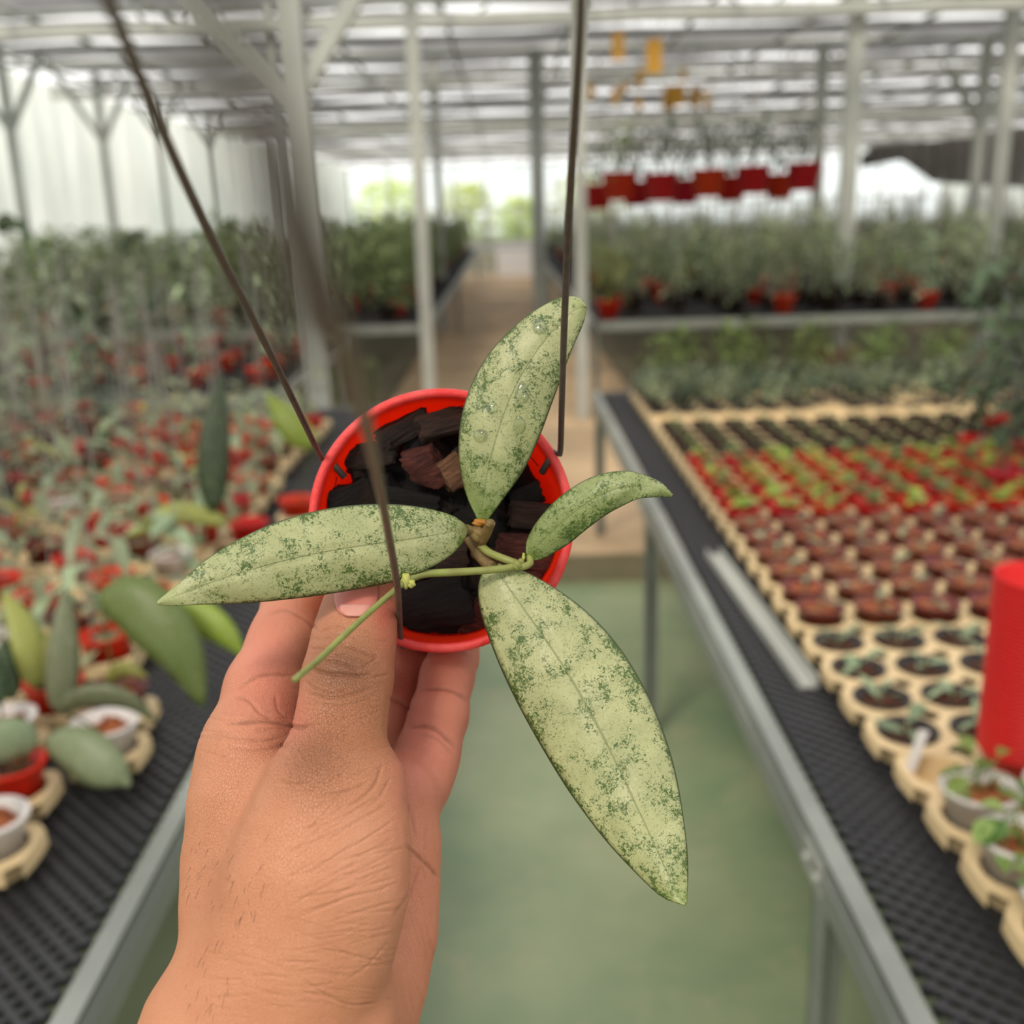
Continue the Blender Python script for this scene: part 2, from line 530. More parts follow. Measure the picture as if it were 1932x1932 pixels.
# ---- dark shade cloth hanging at the right
CLOTH = simple('dark_shade_cloth', (150, 144, 140), 0.9, 0, 0.15, 3, trans=0.5)
mb = MB()
pts_t = [(1622, 296), (1650, 272), (1700, 268), (1760, 264), (1820, 258), (1880, 246), (1990, 236)]
pts_b = [(1624, 318), (1650, 312), (1700, 302), (1760, 344), (1820, 348), (1880, 352), (1990, 356)]
n = 40
rt, rb = [], []
for i in range(n + 1):
    u = i / n * (len(pts_t) - 1); k = min(int(u), len(pts_t) - 2); x = u - k
    a = [pts_t[k][j] * (1 - x) + pts_t[k + 1][j] * x for j in (0, 1)]
    b = [pts_b[k][j] * (1 - x) + pts_b[k + 1][j] * x for j in (0, 1)]
    yy = 15 + 0.12 * math.sin(i * 1.7)
    rt.append(mb.vert(YP(*a, yy))); rb.append(mb.vert(YP(*b, yy + 0.1 * math.sin(i * 2.3))))
for i in range(n):
    mb.f.append([rt[i], rt[i + 1], rb[i + 1], rb[i]])
sc_ = mb.build('shade_cloth', CLOTH)
tag(sc_, 'dark grey brown shade cloth sagging below the roof', 'shade cloth')
# ================================================================== BENCHES
def lattice(x0, x1, y0, y1, z, pitch=0.0195):
    mb = MB()
    for fam, (hz, wd) in (((1, -1), (0.0025, 0.0082)), ((1, 1), (0.0, 0.0074))):
        d = Vector((fam[0], fam[1], 0)).normalized()
        nrm = Vector((-d.y, d.x, 0))
        cs = [Vector((x, y, 0)).dot(nrm) for x in (x0, x1) for y in (y0, y1)]
        o = min(cs) + pitch
        rot = Matrix((d, nrm, Vector((0, 0, 1)))).transposed()
        while o < max(cs):
            ts = []
            for ax, lo, hi in ((0, x0, x1), (1, y0, y1)):
                t1 = (lo - nrm[ax] * o) / d[ax]; t2 = (hi - nrm[ax] * o) / d[ax]
                ts.append((min(t1, t2), max(t1, t2)))
            a, b = max(t[0] for t in ts), min(t[1] for t in ts)
            if b - a > 0.004:
                mb.box(nrm * o + d * ((a + b) / 2) + Vector((0, 0, z - 0.007 + hz)), (b - a, wd, 0.008), rot)
            o += pitch
    return mb
def bench(label, x0, x1, y0, y1, aisle, legs, zt=0.75, pitch=0.0195, mat=STEEL):
    e = empty('growing_bench', ((x0 + x1) / 2, (y0 + y1) / 2, 0), 0, label, 'bench')
    ox, oy = (x0 + x1) / 2, (y0 + y1) / 2
    def b2(name, a, b, m=mat):
        o = MB().box2(a, b).build(name, m, e, False)
        o.location = (-ox, -oy, 0)
        return o
    for xs_, s in ((x0, 1), (x1, -1)):
        mb = MB()
        mb.box2((xs_, y0, zt - 0.062), (xs_ + s * 0.004, y1, zt))
        mb.box2((xs_, y0, zt - 0.004), (xs_ + s * 0.026, y1, zt + 0.002))
        mb.box2((xs_ - s * 0.004, y0, zt - 0.042), (xs_, y1, zt - 0.020))
        mb.box2((xs_, y0, zt - 0.066), (xs_ + s * 0.022, y1, zt - 0.062))
        o = mb.build('side_rail', mat, e, False); o.location = (-ox, -oy, 0)
    for ys_ in (y0, y1 - 0.03):
        b2('end_rail', (x0 + 0.03, ys_, zt - 0.06), (x1 - 0.03, ys_ + 0.03, zt - 0.001))
    o = lattice(x0 + 0.034, x1 - 0.034, y0 + 0.034, y1 - 0.034, zt + 0.004, pitch).build('mesh_top', BLACKP, e, False)
    o.location = (-ox, -oy, 0); o['kind'] = 'stuff'; o['label'] = 'black plastic mesh with diamond openings'
    for yy in legs:
        b2('cross_bar', (x0 + 0.03, yy - 0.015, zt - 0.05), (x1 - 0.03, yy + 0.015, zt - 0.012))
        for xs_, s in ((x0 + 0.006, 1), (x1 - 0.006, -1)):
            fl_ = 0.0 if yy < 4.19 else 0.12
            mb = MB()
            mb.box2((xs_, yy - 0.022, fl_), (xs_ + s * 0.004, yy + 0.022, zt - 0.02))
            mb.box2((xs_, yy + 0.018, fl_), (xs_ + s * 0.042, yy + 0.022, zt - 0.02))
            o = mb.build('leg', mat, e, False); o.location = (-ox, -oy, 0)
            g = MB()
            g.box2((xs_ - s * 0.010, yy - 0.035, zt - 0.055), (xs_ - s * 0.007, yy + 0.035, zt - 0.012))
            o_g = o = g.build('gusset_plate', STEEL_L, e, False); o.location = (-ox, -oy, 0)
            for bz in (-0.022, 0.022):
                bb = MB().tube([(xs_ - s * 0.009, yy + bz, zt - 0.034), (xs_ - s * 0.016, yy + bz, zt - 0.034)], 0.007, 6)
                bb.build('bolt', STEEL_L, o_g, False)
    return e
bench('galvanised bench carrying the tan seedling trays and the red pot stack', 0.36, 2.45, -0.2, 4.5, -1, (1.13, 2.8, 4.45))
bench('galvanised bench carrying the crowded hoya plants in red pots', -2.7, -0.44, -0.2, 4.3, 1, (1.6, 3.0, 4.25))
bench('far bench of leafy bushes beyond the concrete cross path', -4.6, -0.55, 7.62, 24.0, 1, (7.66, 13.0, 23.0), pitch=0.05)
bench('far bench of potted vines on upright hanger wires', 0.60, 4.4, 7.42, 24.0, -1, (7.5, 10.5, 15.5, 23.0), pitch=0.05)
bench('rear left bench along the white film wall', -5.3, -1.02, 4.72, 6.85, 1, (4.9, 6.7), pitch=0.05)
bench('second far bench standing behind the concrete footing', 4.9, 8.6, 8.2, 24.0, -1, (8.4, 15.5, 23.0), pitch=0.05)
ZB = 0.7540                       # top of the bench mesh

# galvanised channel lying on the mesh beside the trays
mb = MB()
a, b = G(1345, 1050, ZB), G(1525, 1300, ZB)
d = (b - a); d.z = 0
L = d.length; ang = math.atan2(d.y, d.x)
mb.box2((0, -0.016, 0), (L, 0.016, 0.004)); mb.box2((0, -0.016, 0.004), (L, -0.013, 0.018)); mb.box2((0, 0.013, 0.004), (L, 0.016, 0.018))
ch = mb.build('metal_channel', STEEL_L, None, False)
ch.location = (a.x, a.y, ZB + 0.001); ch.rotation_euler = (0, 0, ang)
tag(ch, 'short length of shiny galvanised channel lying on black bench mesh', 'metal channel')

# ================================================================== TRAYS
PX_, PY_ = 0.102, 0.106
def tray_mesh(nc, nr, z_top=0.034):
    mb = MB()
    def cell_outline(ci, ri, n=16):
        pts = []
        hx, hy = PX_ / 2, PY_ / 2
        for k in range(n):
            a = 2 * math.pi * (k + 0.5) / n - math.pi
            ca, sa = math.cos(a), math.sin(a)
            s = 1 / max(abs(ca) / hx, abs(sa) / hy)
            x, y = ca * s, sa * s
            edge_in = 0.0
            if (ci == 0 and x < -hx + 1e-6) or (ci == nc - 1 and x > hx - 1e-6):
                q = abs(y) / hy
                x -= math.copysign(0.008 * q ** 3, x)
            if (ri == 0 and y < -hy + 1e-6) or (ri == nr - 1 and y > hy - 1e-6):
                q = abs(x) / hx
                y -= math.copysign(0.008 * q ** 3, y)
            pts.append((x, y, ca, sa))
        return pts
    for ci in range(nc):
        for ri in range(nr):
            cx, cy = ci * PX_, ri * PY_
            o = cell_outline(ci, ri)
            n = len(o)
            r = 0.0425
            A = [mb.vert((cx + p[0], cy + p[1], z_top)) for p in o]
            B = [mb.vert((cx + p[2] * r, cy + p[3] * r, z_top + 0.002)) for p in o]
            Cc = [mb.vert((cx + p[2] * r * 0.96, cy + p[3] * r * 0.96, z_top - 0.014)) for p in o]
            for k in range(n):
                k2 = (k + 1) % n
                mb.f.append([A[k], A[k2], B[k2], B[k]])
                mb.f.append([B[k], B[k2], Cc[k2], Cc[k]])
                x1, y1, x2, y2 = o[k][0], o[k][1], o[k2][0], o[k2][1]
                out = (ci == 0 and x1 < 0 and x2 < 0 and abs(o[k][2]) > .7 and abs(o[k2][2]) > .7) or (ci == nc - 1 and x1 > 0 and x2 > 0 and abs(o[k][2]) > .7 and abs(o[k2][2]) > .7) \
                    or (ri == 0 and y1 < 0 and y2 < 0 and abs(o[k][3]) > .7 and abs(o[k2][3]) > .7) or (ri == nr - 1 and y1 > 0 and y2 > 0 and abs(o[k][3]) > .7 and abs(o[k2][3]) > .7)
                if out:
                    p1 = mb.vert((cx + x1 * 1.03, cy + y1 * 1.03, z_top - 0.02)); p2 = mb.vert((cx + x2 * 1.03, cy + y2 * 1.03, z_top - 0.02))
                    mb.f.append([A[k2], A[k], p1, p2])
            # short foot under each cell
            q = 0.036
            mb.lathe([(0.0, 0.0008), (q, 0.0008), (r * 0.96, z_top - 0.014)], 16, (cx, cy, 0))
    return mb.mesh('seed_tray', TAN, False)
TR = tray_mesh(6, 4)

# ================================================================== CUPS AND SMALL PLANTS
def cup_mesh(mat, rt=0.0405, rb=0.029, h=0.066, lip=0.003, name='cup'):
    prof = [(0.0, 0.0), (rb, 0.0), (rt, h), (rt + lip, h), (rt + lip, h + 0.004), (rt - 0.0015, h + 0.004), (rb - 0.002, 0.004), (0.0, 0.004)]
    return MB().lathe(prof, 20).mesh(name, mat)
def husk_mesh(mat, r=0.037, z=0.054, seed=0, name='potting_mix'):
    rr = random.Random(seed)
    mb = MB()
    mb.lathe([(r, z - 0.008), (r * 0.97, z), (r * 0.5, z + 0.004), (0.0, z + 0.003)], 12)
    for i in range(9):
        a, q = rr.random() * 6.28, r * 0.8 * math.sqrt(rr.random())
        rot = Matrix.Rotation(rr.random() * 3, 3, 'Z') @ Matrix.Rotation(rr.uniform(-.6, .6), 3, 'X')
        mb.box((q * math.cos(a), q * math.sin(a), z + 0.004), (rr.uniform(.010, .018), rr.uniform(.007, .012), rr.uniform(.006, .011)), rot)
    return mb.mesh(name, mat, False)
FOL_LIME = foliage_mat('lime_seedling_leaf', (120, 150, 48), (168, 184, 80), 0.35)
FOL_GREEN = foliage_mat('mid_green_leaf', (84, 102, 50), (116, 132, 72), 0.3)
FOL_SILVER = foliage_mat('silver_hoya_leaf', (110, 128, 98), (150, 164, 130), 0.2)
FOL_GREY = foliage_mat('grey_green_hoya_leaf', (96, 106, 80), (134, 140, 106), 0.2)
FOL_DARK = foliage_mat('dark_green_leaf', (38, 56, 34), (66, 84, 54), 0.2)
FOL_OLIVE = foliage_mat('olive_yellow_leaf', (140, 146, 70), (176, 176, 98), 0.35)
FOL_ROUND = foliage_mat('fresh_round_leaf', (78, 116, 46), (138, 164, 86), 0.3)
FOL_FAR = foliage_mat('far_bush_leaf', (84, 102, 62), (134, 146, 100), 0.3)
def seedling(mat, n, L, W, seed, h0=0.055, spread=0.6, up=0.7, name='seedling', stem=True):
    rr = random.Random(seed)
    mb = MB()
    for i in range(n):
        a = i * 2.4 + rr.uniform(-.4, .4)
        el = rr.uniform(up - 0.35, up + 0.35)
        d = Vector((math.cos(a) * math.cos(el), math.sin(a) * math.cos(el), math.sin(el)))
        b = Vector((0.006 * math.cos(a), 0.006 * math.sin(a), h0 + 0.006 + 0.012 * i / max(1, n) * 2))
        l = L * rr.uniform(.7, 1.2)
        i0 = len(mb.v)
        mb.blade(b, d, l, W * rr.uniform(.8, 1.15), rr.uniform(.1, spread), seg=4, t=rr.random())
        mb.fit(i0, .0500, .0375, .034, h0 - .004)
    mb.tube([(0, 0, h0 - .01), (0.001, 0.002, h0 + 0.03)], 0.0018, 5, t=0.3)
    me = mb.mesh(name, mat)
    return me
def round_sprig(mat, n, seed, h0=0.055, reach=0.07, size=0.032, R=.0500):
    rr = random.Random(seed)
    mb = MB()
    for i in range(n):
        a = i * 2.4 + rr.uniform(-.5, .5)
        q = reach * rr.uniform(.25, 1.0)
        c = Vector((q * math.cos(a), q * math.sin(a), h0 + rr.uniform(0.01, 0.05 if size < .0399 else .085) - 0.25 * max(0, q - 0.045)))
        i0 = len(mb.v)
        mb.tube([(0, 0, h0 - 0.01), (c.x * .5, c.y * .5, h0 + .035), c], 0.0013, 4, t=0.6)
        d = Vector((math.cos(a + rr.uniform(-1, 1)), math.sin(a + rr.uniform(-1, 1)), rr.uniform(-.3, .4)))
        mb.blade(c, d, size * rr.uniform(.8, 1.25), size * 0.8 * rr.uniform(.8, 1.2), rr.uniform(0, .5), seg=5, t=rr.random(), tipx=1.0)
        mb.fit(i0, R, .0385, .036, h0 - .006)
    return mb.mesh('leaf_sprig', mat)

CUPS = {'red': cup_mesh(RED, h=.060), 'white': cup_mesh(WHITE_C, lip=0.005), 'maroon': cup_mesh(MAROON, h=.056), 'dark': cup_mesh(DARKC, h=.034, lip=.0015), 'brown': cup_mesh(HUSK_D, h=.054)}
HUSKS = {'red': [husk_mesh(HUSK, seed=i, z=.050) for i in range(2)], 'white': [husk_mesh(HUSK_O, seed=i + 3) for i in range(3)], 'maroon': [husk_mesh(HUSK_O, seed=i + 6, z=0.044) for i in range(3)],
         'dark': [husk_mesh(HUSK, seed=i + 9, z=0.022) for i in range(3)], 'brown': [husk_mesh(HUSK_D, seed=i + 12, z=0.044) for i in range(2)]}
SEEDS = {'red': [seedling(FOL_LIME if i % 3 else FOL_GREEN, 8, .046, .022, i, .05) for i in range(5)],
         'dark': [seedling(FOL_SILVER, 3, .062, .020, i + 20, .024, .7, .5) for i in range(4)],
         'maroon': [seedling(FOL_SILVER if i % 2 else FOL_GREY, 2, .046, .017, i + 40, .044, .6, .5) for i in range(4)],
         'brown': [seedling(FOL_GREEN, 3, .03, .014, i + 60, .044) for i in range(3)],
         'white': [round_sprig(FOL_ROUND, [11, 12, 10, 12][i], i + 80, .055, .085, .038, .062) for i in range(4)],
         'bushy': [round_sprig(FOL_DARK if i % 2 else FOL_GREY, 34, i + 120, .06, .085, .04) for i in range(4)]}
LAB = {'red': ('red seedling cup with lime green leaves in a tan tray', 'red seedling cups in the tan trays'),
       'dark': ('dark cup of brown husk with long silver green leaves in a tan tray', 'dark husk cups in the tan tray'),
       'maroon': ('translucent brown cup of orange husk with a small cutting', 'translucent brown cups in the tan trays'),
       'brown': ('dark brown cup with a tiny cutting behind the red seedling cups', 'dark brown cups behind the red ones'),
       'white': ('white rimmed cup of orange husk with round green leaves', 'white rimmed cups on the near tan trays'),
       'bushy': ('dark green bushy pot at the end of the seedling trays', 'bushy pots at the end of the seedling trays')}
PLACED = []                        # (x, y, reach, tree) of the plants already standing
_cache = {}
def mesh_data(me):
    if me.name not in _cache:
        co = np.empty(len(me.vertices) * 3); me.vertices.foreach_get('co', co)
        _cache[me.name] = (np.c_[co.reshape(-1, 3), np.ones(len(co) // 3)], [p.vertices[:] for p in me.polygons])
    return _cache[me.name]
def plant_tree(e, rz=None, squeeze=1.0):
    Mx = Matrix.LocRotScale(e.location, Matrix.Rotation(e.rotation_euler.z if rz is None else rz, 3, 'Z').to_quaternion(), e.scale)
    vs, fs = [], []
    for ch in e.children:
        if ch.name.startswith('potting_mix'): continue
        co, pf = mesh_data(ch.data)
        sq = squeeze if ch.name.startswith('foliage') else 1.0
        m = np.array(Mx @ Matrix.Diagonal((sq, sq, 1, 1)))
        n0 = len(vs)
        vs += (co @ m.T)[:, :3].tolist()
        fs += [[i + n0 for i in f] for f in pf]
    a = np.array(vs)
    reach = float(np.hypot(a[:, 0] - e.location.x, a[:, 1] - e.location.y).max())
    return BVHTree.FromPolygons(vs, fs), reach
def settle(e, reach=.16):
    """turn a plant, and draw its leaves in, until it grows clear of the plants around it"""
    near = [p for p in PLACED if math.hypot(p[0] - e.location.x, p[1] - e.location.y) < p[2] + reach]
    best = None
    for sq in (1.0, .85, .7, .55, .42, .3):
        for k in range(6):
            rz = e.rotation_euler.z + k * 1.047
            tr, q = plant_tree(e, rz, sq)
            hit = sum(len(tr.overlap(p[3])) for p in near)
            if best is None or hit < best[0]: best = (hit, rz, sq, tr, q)
            if hit == 0: break
        if best[0] == 0: break
    e.rotation_euler.z = best[1]
    for ch in e.children:
        if ch.name.startswith('foliage'): ch.scale = (best[2] * .96, best[2] * .96, 1)
    PLACED.append((e.location.x, e.location.y, best[4], best[3]))
    return e
def potted(kind, x, y, z, cupkind=None, seed=None, label=None, group=None, name=None, scale=1.0):
    rr = random.Random(seed if seed is not None else int(round(x * 1000)) * 7919 + int(round(y * 1000)) * 31 + len(kind))
    ck = cupkind or kind
    e = empty(name or 'seedling_cup', (x, y, z), rr.random() * 6.28, label or LAB[kind][0], 'potted plant', group or (LAB[kind][1] if not label else None))
    e.scale = (scale,) * 3
    link('cup', CUPS[ck], e)
    link('potting_mix', rr.choice(HUSKS[ck]), e)
    s = link('foliage', rr.choice(SEEDS[kind]), e)
    return settle(e) if kind == 'white' else e
rows_y = [0.425 + PY_ / 2 + i * PY_ for i in range(36)]
for ty in range(9):
    for tx in range(3):
        x0, y0 = 0.54 + tx * 6 * PX_, 0.425 + PY_ / 2 + ty * 4 * PY_
        if ty == 0 and tx > 0: continue
        vis = any(in_view((x0 + i * PX_, y0 + j * PY_, .79), 130) for i in (0, 3, 5) for j in (0, 3))
        if not vis: continue
        o = link('seed_tray', TR, None, (x0 + (0.006 if ty < 2 else 0), y0 + ty * 0.001, ZB))
        tag(o, 'tan plug tray with round cells, %s tray row along the bench, %s from the rail' % (nth(ty), nth(tx)), 'tray', 'tan plug trays on the seedling bench')
RX, RY = 0.648, 0.425 + PY_ / 2 + 7 * PY_ + .001               # the stack of red pots stands here
def snap_cell(p):                  # nearest tray cell to a point on the bench
    best = min(((0.54 + i * PX_ + (.006 if j // 4 < 2 else 0), rows_y[j] + (j // 4) * .001) for i in range(18) for j in range(36)), key=lambda c: (c[0] - p.x) ** 2 + (c[1] - p.y) ** 2)
    return best
VINE_CELLS = [snap_cell(G(px, py, .80)) for (px, py) in ((1880, 905), (1820, 850), (1925, 850), (1860, 800))]
_st = MB().lathe([(.044, ZB + .036), (.058, ZB + .066), (.058, ZB + .32)], 16, (RX, RY, 0))
PLACED.append((RX, RY, .058, BVHTree.FromPolygons(_st.v, _st.f)))
rr = random.Random(5)
firstrow = {}
for j, yy in enumerate(rows_y):
    for i in range(18):
        xx = 0.54 + i * PX_
        ty = j // 4
        if ty < 2: xx += 0.006
        yw = yy + ty * 0.001
        if not in_view((xx, yw, 0.8), 200): continue
        if yw < 1.27:
            kind = 'white'
            if j == 7 and i == 0: continue
        elif yw < 1.70: kind = 'dark'
        elif yw < 2.30: kind = 'maroon'
        elif yw < 3.0: kind = 'red'
        elif yw < 3.50: kind = 'brown'
        else: kind = 'bushy'
        if math.hypot(xx - RX, yw - RY) < 0.05 or any(math.hypot(xx - a, yw - b) < .05 for a, b in VINE_CELLS): continue
        if kind == 'white' and i > 4: continue
        if kind == 'bushy' and yw < 3.74: continue
        if kind == 'bushy' and rr.random() < 0.12: continue
        zc = ZB + 0.003
        if kind == 'maroon' and i > 9 and rr.random() < .5:
            kind = 'red'
        if kind not in firstrow: firstrow[kind] = j
        what = {'white': 'white rimmed cup with round green leaves', 'dark': 'dark husk cup with silver leaves', 'maroon': 'translucent brown cup', 'red': 'red seedling cup', 'brown': 'dark brown cup', 'bushy': 'bushy dark green pot'}[kind]
        ref = {'white': 'near tray', 'dark': 'tray of dark cups', 'maroon': 'brown cup trays', 'red': 'red cup trays', 'brown': 'dark brown cups', 'bushy': 'bushy pots'}[kind]
        potted(kind, xx, yw, zc, 'dark' if kind == 'bushy' else None, None, '%s, %s row of its kind, %s from the rail' % (what, nth(j - firstrow[kind]), nth(i)), LAB[kind][1], None, (.95 if (i, j) == (2, 7) else 1.06) if kind == 'white' else 1.0)

# white plant tag standing in the empty corner cell
c = G(1722, 1452, ZB + .034)
tg = MB().box((0, 0, .045), (.014, .0006, .085), Matrix.Rotation(.25, 3, 'Y')).build('plant_tag', simple('white_tag_plastic', (226, 224, 226), .4, 0, .05), None, False, (c.x, c.y, ZB + .004))
tag(tg, 'blank white plastic plant tag leaning in an empty tray cell', 'plant tag')
# stack of nested red pots
ring = MB().lathe([(0.0, -0.06), (0.0305, -0.06), (0.0549, 0.0), (0.0570, 0.0), (0.0570, 0.0042), (0.0554, 0.0042), (0.0537, 0.0), (0.0297, -0.0590), (0.0, -0.0590)], 28).mesh('red_pot', simple('stacked_red_pot_plastic', (214, 22, 20), 0.42, 0, 0.1, 30, trans=0.12))
base_pot = ring
for k in range(45):
    o = link('red_pot', ring, None, (RX + random.uniform(-.0002, .0002), RY + random.uniform(-.0002, .0002), ZB + 0.0668 + k * 0.0052))
    tag(o, 'empty red pot, %s from the bottom of the tall nested stack' % nth(k), 'pot', 'red pots nested in the tall stack')
# ================================================================== LEFT BENCH: HOYAS ON WIRE HANGERS
def hanger_mesh(h, seed, r=0.04, spread=1.0):
    rr = random.Random(seed)
    mb = MB()
    top = Vector((rr.uniform(-.02, .02), rr.uniform(-.02, .02), h))
    for k in range(3):
        a = k * 2.094 + rr.random()
        p = Vector((r * math.cos(a), r * math.sin(a), 0.06))
        m = (p + top) / 2 + Vector((math.cos(a), math.sin(a), 0)) * 0.012 * rr.uniform(-1, 1)
        mb.tube(smooth_path([p, m, top], 6), 0.0014 * spread, 4, False)
    hook = [top + Vector((0.018 * math.sin(t), 0, 0.05 + 0.02 * (1 - math.cos(t)) - 0.02)) for t in [x * 0.5 for x in range(9)]]
    mb.tube([top] + hook, 0.0013 * spread, 4, False)
    return mb.mesh('hanger', THINWIRE)
def vine_mesh(mat, h, n, L, W, seed, lo=0.07, R=.105, zmin=.046):
    rr = random.Random(seed)
    mb = MB()
    path = []
    for i in range(14):
        u = i / 13
        path.append(Vector((0.028 * math.cos(u * 7 + seed) * (1 - .3 * u), 0.028 * math.sin(u * 7 + seed) * (1 - .3 * u), lo - 0.02 + (h - lo) * u)))
    mb.tube([Vector((0, 0, .045))] + path, 0.002, 4, t=0.2)
    for i in range(n):
        u = (i + rr.random() * .7) / n
        p = path[min(13, int(u * 13))]
        a = i * 2.4 + rr.uniform(-.6, .6)
        el = rr.uniform(-.3, .8)
        d = Vector((math.cos(a) * math.cos(el), math.sin(a) * math.cos(el), math.sin(el)))
        l = L * rr.uniform(.6, 1.25)
        st = p + d * 0.012
        i0 = len(mb.v)
        mb.tube([p, st], 0.0014, 4, False, t=0.2)
        mb.blade(st, d, l, W * rr.uniform(.75, 1.2), rr.uniform(.1, .8), seg=4, t=rr.random())
        mb.fit(i0, R, zmin, .047, .062)
    return mb.mesh('foliage', mat)
BIGCUP = {'red': cup_mesh(RED, 0.043, 0.031, 0.07, 0.004), 'white': cup_mesh(WHITE_C, 0.043, 0.031, 0.07, 0.005), 'maroon': cup_mesh(MAROON, 0.043, 0.031, 0.07, 0.004)}
HANG = [hanger_mesh(random.uniform(.46, .60), i) for i in range(4)]
VARS = []
specs = [(FOL_GREY, .28, 9, .11, .036), (FOL_SILVER, .20, 7, .12, .038), (FOL_GREY, .60, 24, .10, .036), (FOL_DARK, .52, 18, .10, .038),
         (FOL_OLIVE, .17, 6, .12, .034), (FOL_GREEN, .50, 20, .10, .036), (FOL_SILVER, .66, 24, .10, .034), (FOL_GREY, .14, 6, .13, .042), (FOL_SILVER, .46, 18, .11, .040)]
for i, (m, h, n, L, W) in enumerate(specs):
    VARS.append([vine_mesh(m, h, n, L, W, i * 3 + s) for s in range(2)])
DESC = ['grey green hoya with strap leaves', 'short silver leaved hoya', 'tall grey green hoya vine', 'dark leaved hoya vine', 'yellow olive leaved hoya', 'mid green hoya vine', 'tall silver hoya vine', 'low grey green hoya', 'silver hoya climbing its wires']
rr = random.Random(11)
def hoya(x, y, z, v, ck, where, hang=True, scale=1.0, pos=''):
    e = empty('potted_hoya', (x, y, z), rr.random() * 6.28, None, 'potted plant', None)
    cname = {'red': 'red', 'white': 'white', 'maroon': 'brown'}[ck]
    e['label'] = ('%s in %s pot%s' % (DESC[v], cname, pos)) if 'film' not in pos else DESC[v] + pos
    e['group'] = '%s, %s pots %s' % (DESC[v], cname, where)
    e.scale = (scale,) * 3
    link('pot', BIGCUP[ck], e)
    link('potting_mix', rr.choice(HUSKS['white' if ck != 'red' else 'red']), e).location.z = 0.004
    link('foliage', rr.choice(VARS[v]), e)
    if hang:
        link('hanger', rr.choice(HANG), e)
    return settle(e)
# ---- near plants with large leaves, leaf by leaf
def leaf_px(name, mid, wpx, parent, mat, camber=0.25, seg=16, tilt=0.0, tip=0.75):
    """leaf blade through photo pixels (x, y, depth); wpx = full width in photo pixels at its own depth"""
    pts = smooth_path([P(*m) for m in mid], seg)
    mb = MB()
    rows = []
    for k, c in enumerate(pts):
        d = (pts[min(k + 1, seg)] - pts[max(k - 1, 0)]).normalized()
        view = (CAM - c).normalized()
        side = d.cross(view).normalized()
        side = (side * math.cos(tilt) + d.cross(side).normalized() * math.sin(tilt))
        nr = side.cross(d).normalized()
        if nr.dot(view) < 0: nr = -nr
        u = k / seg
        zc = (c - CAM).dot(FWD)
        hw = wpx * zc / FPX / 2 * max(0.04, math.sin(math.pi * min(1, u ** tip * 0.96 + 0.04)) ** 0.75)
        row = []
        for s in (-1, -.5, 0, .5, 1):
            q = c + side * hw * s - nr * hw * camber * s * s
            q.z = max(q.z, ZB + .042 + .001 * abs(s))
            row.append(mb.vert(q, random.random() * .1 + 0.4, (u, (s + 1) / 2)))
        rows.append(row)
    for a, b in zip(rows, rows[1:]):
        for i in range(4):
            mb.f.append([a[i], a[i + 1], b[i + 1], b[i]])
    o = mb.build(name, mat, None)
    m = o.modifiers.new('thickness', 'SOLIDIFY'); m.thickness = 0.0012; m.offset = 0
    o.parent = parent
    o.matrix_parent_inverse = parent.matrix_world.inverted()
    return o
TR1 = tray_mesh(1, 1)
NEAR_SPOTS = []
STAND = {(-25, 1540): (-.632, 1.114), (70, 1412): (-.665, 1.245), (168, 1372): (-.580, 1.353), (5, 1352): (-.735, 1.378), (205, 1290): (-.605, 1.470), (70, 1310): (-.712, 1.500), (430, 985): (-.610, 2.354)}
def register(e):
    bpy.context.view_layer.update()
    vs, fs = [], []
    for ch in e.children:
        co, pf = mesh_data(ch.data)
        n0 = len(vs)
        vs += (co @ np.array(ch.matrix_world).T)[:, :3].tolist()
        fs += [[i + n0 for i in f] for f in pf]
    a = np.array(vs)
    PLACED.append((e.location.x, e.location.y, float(np.hypot(a[:, 0] - e.location.x, a[:, 1] - e.location.y).max()), BVHTree.FromPolygons(vs, fs)))
    NEAR_SPOTS.append((e.location.x, e.location.y))
def near_pot(px, py, ck, label, leaves, stems=True, zr=0.83, mix=None):
    c = G(px, py, zr)
    if (px, py) in STAND: c = Vector((*STAND[px, py], zr))     # each pot in a tray cell of its own
    e = empty('potted_hoya', (c.x, c.y, ZB + 0.002), 0, label, 'potted plant')
    bpy.context.view_layer.update()
    e.matrix_world = Matrix.Translation((c.x, c.y, ZB + 0.002))
    tr1 = link('seed_tray', TR1, None, (c.x, c.y, ZB))
    tag(tr1, 'tan tray cell holding the ' + label, 'tray')
    link('pot', BIGCUP[ck], e)
    link('potting_mix', mix or rr.choice(HUSKS['white' if ck != 'red' else 'red']), e).location.z = 0.004
    for (mid, wpx, mat, cam_, tilt) in leaves:
        leaf_px('leaf', mid, wpx, e, mat, cam_, 14, tilt)
        b = P(*mid[0])
        mb = MB().tube(smooth_path([(0, 0, 0.05), (Vector(b) - e.location) * .55 + Vector((0, 0, .03)), Vector(b) - e.location], 6), 0.0018, 5)
        mb.build('stem', FOL_GREEN, e)
    register(e)
    return e
def zat(px, py, zr=0.83):
    q = project(G(px, py, zr)); return q[2]
z1 = zat(15, 1540); z2 = zat(75, 1400); z3 = zat(165, 1372); z4 = zat(15, 1350); z5 = zat(190, 1275); z6 = zat(60, 1290)
near_pot(-25, 1540, 'white', 'clear white pot of chunky orange husk at the bench edge', [([(-20, 1500, z1 - .02), (-60, 1420, z1 - .03), (-90, 1350, z1)], 70, FOL_GREY, .3, 0)])
